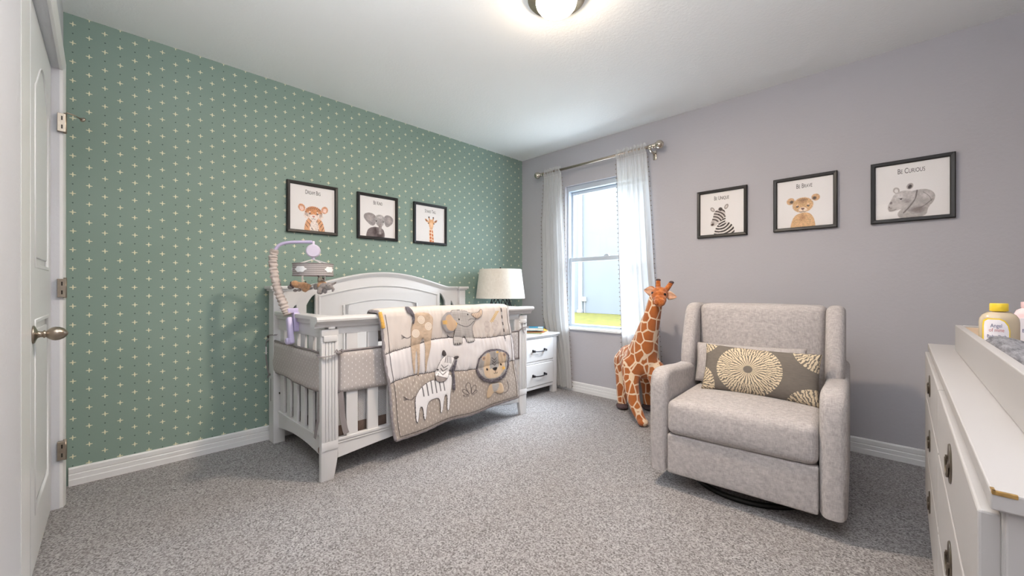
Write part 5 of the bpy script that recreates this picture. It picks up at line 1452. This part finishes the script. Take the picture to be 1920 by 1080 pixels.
def picture(kind, words, label, origin, ax, sheen=False):
    """origin = lower-left corner on the wall, ax = direction along the wall (viewer's right), out = towards the room"""
    Wd, Hd, fw = .350, .362, .022
    ang = math.atan2(ax[1], ax[0])
    t = empty('framed_picture', origin, ang, label, 'picture', 'animal portraits above the crib' if ax[1] else 'animal portraits above the armchair')
    # local: x right, y into wall (-y towards room), z up
    mold = [(0, 0), (0, -.020), (.004, -.024), (.018, -.022), (.022, -.016), (.022, 0)]
    for (x0, z0, x1, z1, dx, dz) in ((0, 0, Wd, 0, 0, 1), (0, Hd, Wd, Hd, 0, -1), (0, 0, 0, Hd, 1, 0), (Wd, 0, Wd, Hd, -1, 0)):
        b = bmesh.new()
        A, C = [], []
        for a_, o_ in mold:
            if dz: A.append(b.verts.new((x0 + a_, o_, z0 + dz * a_))); C.append(b.verts.new((x1 - a_, o_, z1 + dz * a_)))
            else: A.append(b.verts.new((x0 + dx * a_, o_, z0 + a_))); C.append(b.verts.new((x1 + dx * a_, o_, z1 - a_)))
        for k in range(len(mold)): b.faces.new((A[k], A[(k + 1) % len(mold)], C[(k + 1) % len(mold)], C[k]))
        b.faces.new(A[::-1]); b.faces.new(C)
        obj('frame_side', b, M['black_frame'], t, autosmooth=30)
    obj('backing_board', B(.01, Wd - .01, -.008, -.001, .01, Hd - .01, 0), M['print_white'], t)
    Cc = portrait(kind); n = Cc.shape[0]
    X, Zg = np.meshgrid(np.linspace(fw - .002, Wd - fw + .002, n), np.linspace(Hd - fw + .002, fw - .002, n))
    grid_mesh('print', np.stack([X, np.full(X.shape, -.0085), Zg], -1), Cc, M['print'], t, smooth=False)
    text_mesh('lettering', words, .043, M['ink'], t, (Wd / 2, -.0088, Hd * .815), (R(90), 0, 0), .0002, 'CENTER', .56, True)
    obj('glass', B(fw - .002, Wd - fw + .002, -.0125, -.0115, fw - .002, Hd - fw + .002, 0), M['frame_glass'], t)
    return t
for kind, words, label, y0 in (('tiger', 'Dream Big', 'black-framed tiger cub portrait, first of three on the green wall', -2.402),
                               ('elephant', 'Be Kind', 'black-framed baby elephant portrait, middle of three on the green wall', -1.900),
                               ('giraffe', 'Stand Tall', 'black-framed baby giraffe portrait on the green wall nearest the window', -1.395)):
    picture(kind, words, label, (0.001, y0, 1.412), (0, 1))
for kind, words, label, x0 in (('zebra', 'Be Unique', 'black-framed baby zebra portrait on the grey wall nearest the window', 1.899),
                               ('lion', 'Be Brave', 'black-framed lion cub portrait, middle of three on the grey wall', 2.413),
                               ('rhino', 'Be Curious', 'black-framed baby rhino portrait on the grey wall, nearest the dresser', 2.922)):
    picture(kind, words, label, (x0, -0.001, 1.408), (1, 0))

# ------------------------------------------------------------------ armchair
LN = M['linen']
CH = empty('armchair', (2.52, -1.272, 0), R(4.2), 'beige-grey linen wingback glider armchair holding a patterned pillow', 'armchair')
def arm_bm(xc):
    P_ = [(0, .085), (-.002, .30), (-.004, .50), (.002, .545), (.02, .580), (.05, .598), (.09, .603), (.20, .596), (.35, .582), (.48, .580), (.62, .60), (.86, .62), (.86, .085)]
    P_ = [P_[0]] + chaikin(P_[1:-1], 1, False) + [P_[-1]]
    b_ = plate([P_], .092, .030, 5, 'yz', xc)
    return b_
for s in (-1, 1):
    o = obj('arm', arm_bm(s * .354), LN, CH, autosmooth=60)
    b = bmesh.new()
    for k in range(4):
        xx = s * .354 + (k - 1.5) * .018
        tube(b, [(xx, .004, .520 + .004 * k), (xx + s * .006, .006, .548), (xx + s * .008, .030, .585)], [.0006, .0016, .0006], 5)
    obj('pleat', b, LN, o, smooth=True)
def wing_bm(xc):
    P_ = [(.44, .54), (.435, .62), (.450, .70), (.485, .80), (.515, .875), (.54, .912), (.575, .928), (.62, .930), (.74, .925), (.76, .90), (.76, .54)]
    P_ = [P_[0]] + chaikin(P_[1:-1], 1, False) + [P_[-1]]
    return plate([P_], .078, .032, 5, 'yz', xc)
for s in (-1, 1): obj('wing', wing_bm(s * .345), LN, CH, autosmooth=60)
def soft(x0, x1, y0, y1, z0, z1, r, puff=(0, 0, 0), seg=6, sub=10):
    b_ = bmesh.new(); bmesh.ops.create_cube(b_, size=1)
    for v in b_.verts: v.co = Vector(((x0 + x1) / 2 + v.co.x * (x1 - x0), (y0 + y1) / 2 + v.co.y * (y1 - y0), (z0 + z1) / 2 + v.co.z * (z1 - z0)))
    bmesh.ops.bevel(b_, geom=b_.edges[:], offset=r, segments=seg, profile=.5, affect='EDGES')
    long_ = [e for e in b_.edges if e.calc_length() > .08]
    bmesh.ops.subdivide_edges(b_, edges=long_, cuts=sub, use_grid_fill=True)
    c = Vector(((x0 + x1) / 2, (y0 + y1) / 2, (z0 + z1) / 2)); hx_, hy_, hz_ = (x1 - x0) / 2, (y1 - y0) / 2, (z1 - z0) / 2
    for v in b_.verts:
        a = (v.co - c); u, w, t = a.x / hx_, a.y / hy_, a.z / hz_
        v.co.x += puff[0] * u * (1 - w * w) * (1 - t * t); v.co.y += puff[1] * w * (1 - u * u) * (1 - t * t); v.co.z += puff[2] * t * (1 - u * u) * (1 - w * w)
    return b_
obj('backrest', soft(-.306, .306, .56, .78, .40, .925, .035, (0, .030, .006)), LN, CH, smooth=True)
obj('seat_cushion', soft(-.307, .307, -.012, .60, .285, .455, .035, (0, .012, .022)), LN, CH, smooth=True)
obj('front_panel', soft(-.307, .307, .002, .05, .085, .283, .010, (0, .006, 0)), LN, CH, smooth=True)
obj('frame_underside', B(-.30, .30, .04, .80, .10, .30, .01), LN, CH)
obj('outside_back', soft(-.37, .37, .775, .845, .085, .90, .02, (0, .01, 0)), LN, CH, smooth=True)
b = bmesh.new()
tube(b, [(.27 * math.cos(2 * PI * k / 64), .36 + .27 * math.sin(2 * PI * k / 64), .014) for k in range(65)], .013, 10, cap=False)
for a_ in (0, 90):
    a2 = R(a_ + 45); box(b, -.27, .27, -.02, .02, .008, .018, .002, 1, Matrix.Translation((0, .36, 0)) @ Matrix.Rotation(a2, 4, 'Z'))
lathe(b, [(0, .01), (.06, .01), (.06, .03), (.03, .04), (.03, .105), (0, .105)], 24, Matrix.Translation((0, .36, 0)))
obj('swivel_base', b, M['black_metal'], CH, autosmooth=40)

def pillow(name, label, w, h, th, m, M4, corner=.02):
    n1, n2 = 50, 32
    b_ = bmesh.new(); G = {}
    for side in (1, -1):
        for i in range(n1 + 1):
            for j in range(n2 + 1):
                u = -1 + 2 * i / n1; v = -1 + 2 * j / n2
                edge = i in (0, n1) or j in (0, n2)
                if edge and side == -1: G[(side, i, j)] = G[(1, i, j)]; continue
                pin = 1 - .05 * (abs(v) ** 2) * (1 - abs(u) ** 4) * 0
                x = u * w / 2 * (1 - .035 * (1 - v * v)); z = v * h / 2 * (1 - .06 * (1 - u * u))
                t_ = th / 2 * ((1 - abs(u) ** 2.6) * (1 - abs(v) ** 2.6)) ** .55
                t_ += .002 * math.sin(u * 9 + v * 4) * (1 - abs(u)) * (1 - abs(v))
                G[(side, i, j)] = b_.verts.new((x, side * -t_, z))
        for i in range(n1):
            for j in range(n2):
                f_ = [G[(side, i, j)], G[(side, i + 1, j)], G[(side, i + 1, j + 1)], G[(side, i, j + 1)]]
                b_.faces.new(f_ if side == 1 else f_[::-1])
    t = empty(name, (0, 0, 0), 0, label, 'pillow'); t.matrix_world = M4
    obj('cushion_cover', b_, m, t, smooth=True)
    b2 = bmesh.new()
    ring = [G[(1, 0, j)] for j in ()]
    pts = []
    for k in range(80):
        pass
    return t
chm = Matrix.Translation((2.52, -1.272, 0)) @ Matrix.Rotation(R(4.2), 4, 'Z')
pillow('lumbar_pillow', 'plain beige-grey linen pillow behind the patterned pillow on the armchair', .54, .23, .10, LN, chm @ Matrix.Translation((-.035, .475, .590)) @ Matrix.Rotation(R(-14), 4, 'X') @ Matrix.Rotation(R(-1), 4, 'Y'))
pillow('throw_pillow', 'dark taupe lumbar pillow with cream coral medallion leaning in the armchair', .525, .255, .13, M['coral'], chm @ Matrix.Translation((.035, .355, .580)) @ Matrix.Rotation(R(-20), 4, 'X') @ Matrix.Rotation(R(1), 4, 'Y'))

# ------------------------------------------------------------------ plush giraffe
G0 = empty('plush_giraffe', (1.55, -.27, 0), 0, 'large orange-brown spotted plush giraffe standing before the right curtain', 'toy')
def g(x, y, z): return (x - 1.55, y + .27, z)
blobs = [('s', g(1.40, -.150, .415), (.118, .110, .125)), ('s', g(1.46, -.20, .43), (.125, .115, .13)), ('s', g(1.53, -.27, .43), (.125, .12, .125)), ('s', g(1.60, -.34, .45), (.130, .115, .140)),
         ('t', [g(1.605, -.34, .50), g(1.640, -.37, .60), g(1.672, -.385, .70), g(1.705, -.40, .79), g(1.728, -.405, .87), g(1.745, -.41, .94)], [.125, .098, .080, .066, .056, .050]),
         ('t', [g(1.55, -.42, .42), g(1.57, -.46, .28), g(1.60, -.475, .17), g(1.63, -.48, .10), g(1.668, -.485, .035)], [.080, .058, .047, .042, .034]),
         ('s', g(1.690, -.505, .030), (.040, .046, .030)),
         ('t', [g(1.70, -.33, .40), g(1.74, -.36, .26), g(1.77, -.37, .12), g(1.79, -.38, .035)], [.075, .050, .040, .036]),
         ('s', g(1.80, -.39, .030), (.040, .044, .030)),
         ('t', [g(1.345, -.17, .40), g(1.34, -.185, .28), g(1.342, -.20, .16), g(1.352, -.205, .045)], [.085, .056, .043, .040]),
         ('t', [g(1.50, -.10, .38), g(1.51, -.09, .25), g(1.515, -.08, .15), g(1.520, -.075, .045)], [.080, .052, .042, .040])]
gb = organic('body', blobs, .009, M['giraffe'], G0, 10)
for c_ in ((1.356, -.212), (1.522, -.082)):
    b = bmesh.new(); ball(b, g(c_[0], c_[1], .026), (.052, .050, .026), 3); ball(b, g(c_[0] + .012, c_[1] - .014, .022), (.048, .044, .022), 3)
    obj('hoof', b, M['plush_dark'], G0, smooth=True)
hd = organic('head', [('s', g(1.778, -.425, .978), (.062, .054, .052)), ('s', g(1.790, -.455, .962), (.056, .050, .044)), ('s', g(1.812, -.490, .934), (.045, .044, .036)), ('s', g(1.822, -.518, .917), (.041, .036, .031)),
      ('t', [g(1.762, -.41, 1.005), g(1.760, -.405, 1.074)], [.020, .0165]), ('t', [g(1.812, -.40, .998), g(1.846, -.38, 1.056)], [.020, .0165])], .0045, M['orange_fur'], G0, 4)
b = ball(bmesh.new(), g(1.760, -.404, 1.078), (.0185, .0185, .011), 2); obj('horn_tip', b, M['plush_dark'], hd, smooth=True)
b = ball(bmesh.new(), g(1.848, -.379, 1.060), (.0185, .0185, .012), 2); obj('horn_tip', b, M['plush_dark'], hd, smooth=True)
for nm, c0, c1, w_, mm in (('ear', (1.738, -.405, .990), (1.640, -.385, 1.008), .040, 'e'), ('ear', (1.822, -.405, .975), (1.884, -.372, .960), .032, 'f')):
    a, c = Vector(g(*c0)), Vector(g(*c1)); d_ = c - a; up = Vector((0, 0, -1)); n_ = d_.cross(up).normalized()
    P3 = []
    for k in range(17):
        t_ = k / 16.0; ww = w_ * math.sin(PI * t_ ** .55) ** .75 + .002
        P3.append((a + d_ * t_, ww))
    for off, mt_, nmx in ((0, M['orange_fur'] if mm == 'e' else M['plush_cream'], 'ear'), (-.004, M['ear_inner'], 'ear_lining')):
        b = bmesh.new(); sc_ = 1 if nmx == 'ear' else .84
        sgn = 1 if n_.y < 0 else -1
        rows = []
        for p, ww in P3:
            row = []
            for q5 in (-1, -.5, 0, .5, 1):
                q_ = p + up * (q5 * ww * sc_ + .004) + n_ * sgn * (-.010 * (1 - q5 * q5))
                if nmx == 'ear_lining': q_ = q_ + n_ * sgn * .0052
                row.append(q_)
            rows.append(row)
        th_ = n_ * sgn * (.005 if nmx == 'ear' else .001)
        Fr = [[b.verts.new(q_) for q_ in r_] for r_ in rows]; Bk = [[b.verts.new(q_ - th_) for q_ in r_] for r_ in rows]
        for i in range(16):
            for j in range(4):
                b.faces.new((Fr[i][j], Fr[i + 1][j], Fr[i + 1][j + 1], Fr[i][j + 1])); b.faces.new((Bk[i][j], Bk[i][j + 1], Bk[i + 1][j + 1], Bk[i + 1][j]))
            b.faces.new((Fr[i][0], Bk[i][0], Bk[i + 1][0], Fr[i + 1][0])); b.faces.new((Fr[i][4], Fr[i + 1][4], Bk[i + 1][4], Bk[i][4]))
        if nmx == 'ear': eo = obj('ear', b, mt_, G0, smooth=True)
        else: obj('ear_lining', b, mt_, eo, smooth=True)
for c_ in ((1.752, -.478, .984), (1.838, -.470, .974)):
    b = ball(bmesh.new(), g(*c_), (.010, .011, .010), 2); obj('eye', b, M['eye'], hd, smooth=True)
b = bmesh.new(); tube(b, [g(1.790, -.540, .912), g(1.820, -.553, .903), g(1.848, -.540, .911)], .0025, 6); obj('mouth', b, M['plush_brown'], hd, smooth=True)
for x_ in (1.808, 1.834): b = ball(bmesh.new(), g(x_, -.549, .932), (.0035, .0025, .0025), 1); obj('nostril', b, M['plush_brown'], hd, smooth=True)
b = bmesh.new()
mane = [g(1.545, -.30, .60), g(1.58, -.32, .68), g(1.615, -.345, .77), g(1.65, -.365, .86), g(1.685, -.375, .95), g(1.715, -.385, 1.01)]
tube(b, chaikin(mane, 1, False), .012, 8); obj('mane', b, M['plush_cream'], G0, smooth=True)
b = bmesh.new(); tube(b, chaikin([g(1.33, -.10, .46), g(1.30, -.075, .38), g(1.30, -.07, .28)], 1, False), [.014, .012, .010, .010, .010, .010][:6] if 0 else .010, 8); ball(b, g(1.30, -.07, .25), (.016, .016, .035), 2)
obj('tail', b, M['plush_brown'], G0, smooth=True)

# ------------------------------------------------------------------ dresser
DR = empty('dresser', (3.157, -2.60, 0), R(.45), 'off-white six-drawer dresser with round nickel pulls along the right wall', 'dresser')
DL, DD, DH = 1.70, .485, .79
b = B(.002, DD, -.0, DL, DH - .022, DH, .002)
obj('top', b, M['dresser'], DR)
b = B(.003, .022, -.0008, .003, DH - .004, DH + .0006, .0003); box(b, .0025, .006, -.0008, .012, DH - .003, DH + .0006, .0003)
tag(obj('corner_wear', b, M['gold'], DR), 'worn golden corner')
b = B(.012, DD, .012, DL - .012, .10, DH - .022, .002)
obj('body', b, M['dresser'], DR)
b = B(.014, .045, -.002 + .01, .035, .02, DH - .022, .002); obj('side_stile', b, M['dresser'], DR)
for x0, y0 in ((.02, .02), (DD - .07, .02), (.02, DL - .07), (DD - .07, DL - .07)):
    obj('leg', B(x0, x0 + .05, y0, y0 + .05, 0, .10, .003), M['dresser'], DR)
def pull(y, z, d_):
    b_ = lathe(bmesh.new(), [(0, 0), (.036, 0), (.0365, .001), (.035, .0025), (.029, .003), (.020, .002), (0, .002)], 32, Matrix.Translation((-.006, y, z)) @ Matrix.Rotation(R(-90), 4, 'Y'))
    tube(b_, [(-.011, y + .026 * math.cos(a), z + .004 + .028 * math.sin(a)) for a in [PI + PI * k / 14 for k in range(15)]], .0022, 6)
    for s_ in (-1, 1): box(b_, -.012, -.006, y + s_ * .026 - .003, y + s_ * .026 + .003, z, z + .008, .001)
    obj('pull', b_, M['aged_nickel'], d_, autosmooth=40)
rows_ = [(.602, .758), (.398, .594), (.190, .390)]
for y0, y1 in ((.02, .80), (.812, DL - .02)):
    for z0, z1 in rows_:
        d_ = empty('drawer', (0, 0, 0)); d_.parent = DR
        b = B(-.006, .014, y0, y1, z0, z1, .003)
        obj('drawer_front', b, M['dresser'], d_); pull((y0 + y1) / 2, (z0 + z1) / 2 + .01, d_)
b = B(.0, .014, .02, DL - .02, .105, .180, .003); obj('plinth_rail', b, M['dresser'], DR)

tray = empty('changing_tray', (3.222, -2.42, DH), R(.45), 'off-white wooden changing tray standing on the dresser top', 'tray')
TL, TD, TH = 1.318, .41, .094
obj('front_board', B(0, .018, 0, TL, .001, TH, .002), M['dresser'], tray)
obj('rear_board', B(TD - .018, TD, 0, TL, .001, TH, .002), M['dresser'], tray)
b = B(.018, TD - .018, TL - .018, TL, .001, TH, .002); obj('end_board', b, M['dresser'], tray)
obj('end_board', B(.018, TD - .018, 0, .018, .001, TH, .002), M['dresser'], tray)
obj('tray_floor', B(.018, TD - .018, .018, TL - .018, .001, .008, .001), M['dresser'], tray)
obj('inner_lining', B(.0181, TD - .0181, TL - .021, TL - .0182, .01, TH - .006, 0), M['maple'], tray)

pad = empty('changing_pad', (3.243, -2.38, DH + .009), R(.45), 'slate grey contoured changing pad lying in the tray', 'changing pad')
nx_, ny_ = 40, 60
b = bmesh.new(); F_, K_ = [], []
for i in range(ny_ + 1):
    t_ = i / ny_; r1, r2 = [], []
    for j in range(nx_ + 1):
        s_ = j / nx_; w_ = .35
        z_ = .052 + .038 * (math.cos(2 * PI * s_) * .5 + .5) ** 1.2
        e = min(s_, 1 - s_) * w_; ed = min(t_, 1 - t_) * .90
        z_ *= (1 - math.exp(-e / .010) * .55) * (1 - math.exp(-ed / .012) * .35)
        z_ += .0022 * math.sin(t_ * 40 + s_ * 6) + .0015 * math.sin(t_ * 83)
        r1.append(b.verts.new((.003 + s_ * w_, t_ * .90, z_))); r2.append(b.verts.new((.003 + s_ * w_, t_ * .90, 0)))
    F_.append(r1); K_.append(r2)
for i in range(ny_):
    for j in range(nx_):
        b.faces.new((F_[i][j], F_[i][j + 1], F_[i + 1][j + 1], F_[i + 1][j])); b.faces.new((K_[i][j], K_[i + 1][j], K_[i + 1][j + 1], K_[i][j + 1]))
    b.faces.new((F_[i][0], F_[i + 1][0], K_[i + 1][0], K_[i][0])); b.faces.new((F_[i][-1], K_[i][-1], K_[i + 1][-1], F_[i + 1][-1]))
for j in range(nx_): b.faces.new((F_[0][j], K_[0][j], K_[0][j + 1], F_[0][j + 1])); b.faces.new((F_[-1][j], F_[-1][j + 1], K_[-1][j + 1], K_[-1][j]))
obj('pad_cover', b, M['pad'], pad, smooth=True)

def oval(bm_, prof, sx, sy, n=40):
    lathe(bm_, prof, n); 
    for v in bm_.verts: v.co.x *= sx; v.co.y *= sy
    return bm_
bo = empty('bath_bottle', (3.285, -1.405, DH + .009), R(7), 'clear peach baby bath bottle with yellow cap and label in the tray', 'bottle')
b = oval(bmesh.new(), [(0, 0), (.046, 0), (.050, .006), (.051, .03), (.051, .118), (.049, .130), (.042, .140), (.030, .1475), (.018, .149), (.017, .152), (0, .152)], .80, .60)
obj('bottle_body', b, M['bottle'], bo, smooth=True)
b = lathe(bmesh.new(), [(0, .151), (.0180, .151), (.0190, .153), (.0190, .172), (.018, .1745), (0, .1745)], 40); obj('cap', b, M['yellow'], bo, autosmooth=35)
def lab(w, zb, zt_, y):
    return [(-w, zb), (w, zb), (w, zt_ - .035), (w * .88, zt_ - .018), (w * .6, zt_ - .006), (w * .2, zt_), (-w * .7, zt_), (-w * .95, zt_ - .006), (-w, zt_ - .02)]
def curved_plate(outl, th_, yoff, m, nm, parent):
    bb = plate([outl], th_, 0, 1, 'xz', 0)
    bmesh.ops.triangulate(bb, faces=bb.faces[:])
    for _ in range(3): bmesh.ops.subdivide_edges(bb, edges=[e for e in bb.edges if e.calc_length() > .008], cuts=1); bmesh.ops.triangulate(bb, faces=[f for f in bb.faces if len(f.verts) > 4])
    for v in bb.verts: v.co.x *= .76; v.co.y += -(.051 * .60 * math.sqrt(max(0, 1 - (v.co.x / .0410) ** 2))) - yoff
    return obj(nm, bb, m, parent)
o1 = [(x - .014, z) for x, z in lab(.034, .02, .130, 0)]; o2 = [(x - .014, z) for x, z in lab(.031, .024, .1265, 0)]
curved_plate(o1, .0006, .0008, M['yellow'], 'label_border', bo)
lb = curved_plate(o2, .0006, .0013, M['label_w'], 'label', bo)
def wrap_text(tx, size, m, xc, z, sx):
    o = text_mesh('lettering', tx, size, m, lb, (0, 0, 0), (0, 0, 0), .0001, 'CENTER', sx)
    for v in o.data.vertices:
        x_, y_ = (v.co.x + xc) * .76, v.co.y
        v.co = (x_, -(.051 * .60 * math.sqrt(max(0, 1 - (x_ / .0410) ** 2))) - .0022, z + y_)
wrap_text('Angel', .016, M['label_b'], -.016, .108, .8); wrap_text('of mine', .015, M['label_p'], -.015, .095, .85); wrap_text('Baby Bath', .013, M['label_b'], -.014, .076, .95)
b2 = empty('lotion_bottle', (3.362, -1.235, DH + .009), R(5), 'pale pink lotion bottle at the right picture edge, in the tray', 'bottle')
b = oval(bmesh.new(), [(0, 0), (.028, 0), (.031, .005), (.032, .10), (.030, .135), (.024, .150), (.014, .156), (.012, .160), (0, .160)], 1.0, .7)
obj('bottle_body', b, M['pink'], b2, smooth=True)
b = lathe(bmesh.new(), [(0, .158), (.014, .158), (.015, .160), (.015, .176), (0, .178)], 24); obj('cap', b, M['pink'], b2, autosmooth=35)
b = B(-.022, .022, -.0242, -.0225, .03, .125, .0005); obj('label', b, M['label_w'], b2)
text_mesh('lettering', 'Baby', .016, M['label_b'], b2, (-.004, -.0246, .085), (R(90), 0, 0), .0001, 'CENTER', .9)
rc = empty('red_cap_tube', (3.322, -1.165, DH + .009), 0, 'small tube with red cap between the two bottles in the tray', 'tube')
b = lathe(bmesh.new(), [(0, .085), (.009, .085), (.010, .088), (.010, .100), (0, .102)], 16); obj('cap', b, M['red'], rc, autosmooth=40)
b = lathe(bmesh.new(), [(0, 0), (.012, 0), (.013, .08), (.009, .086), (0, .086)], 16); obj('tube_body', b, M['label_w'], rc, autosmooth=40)
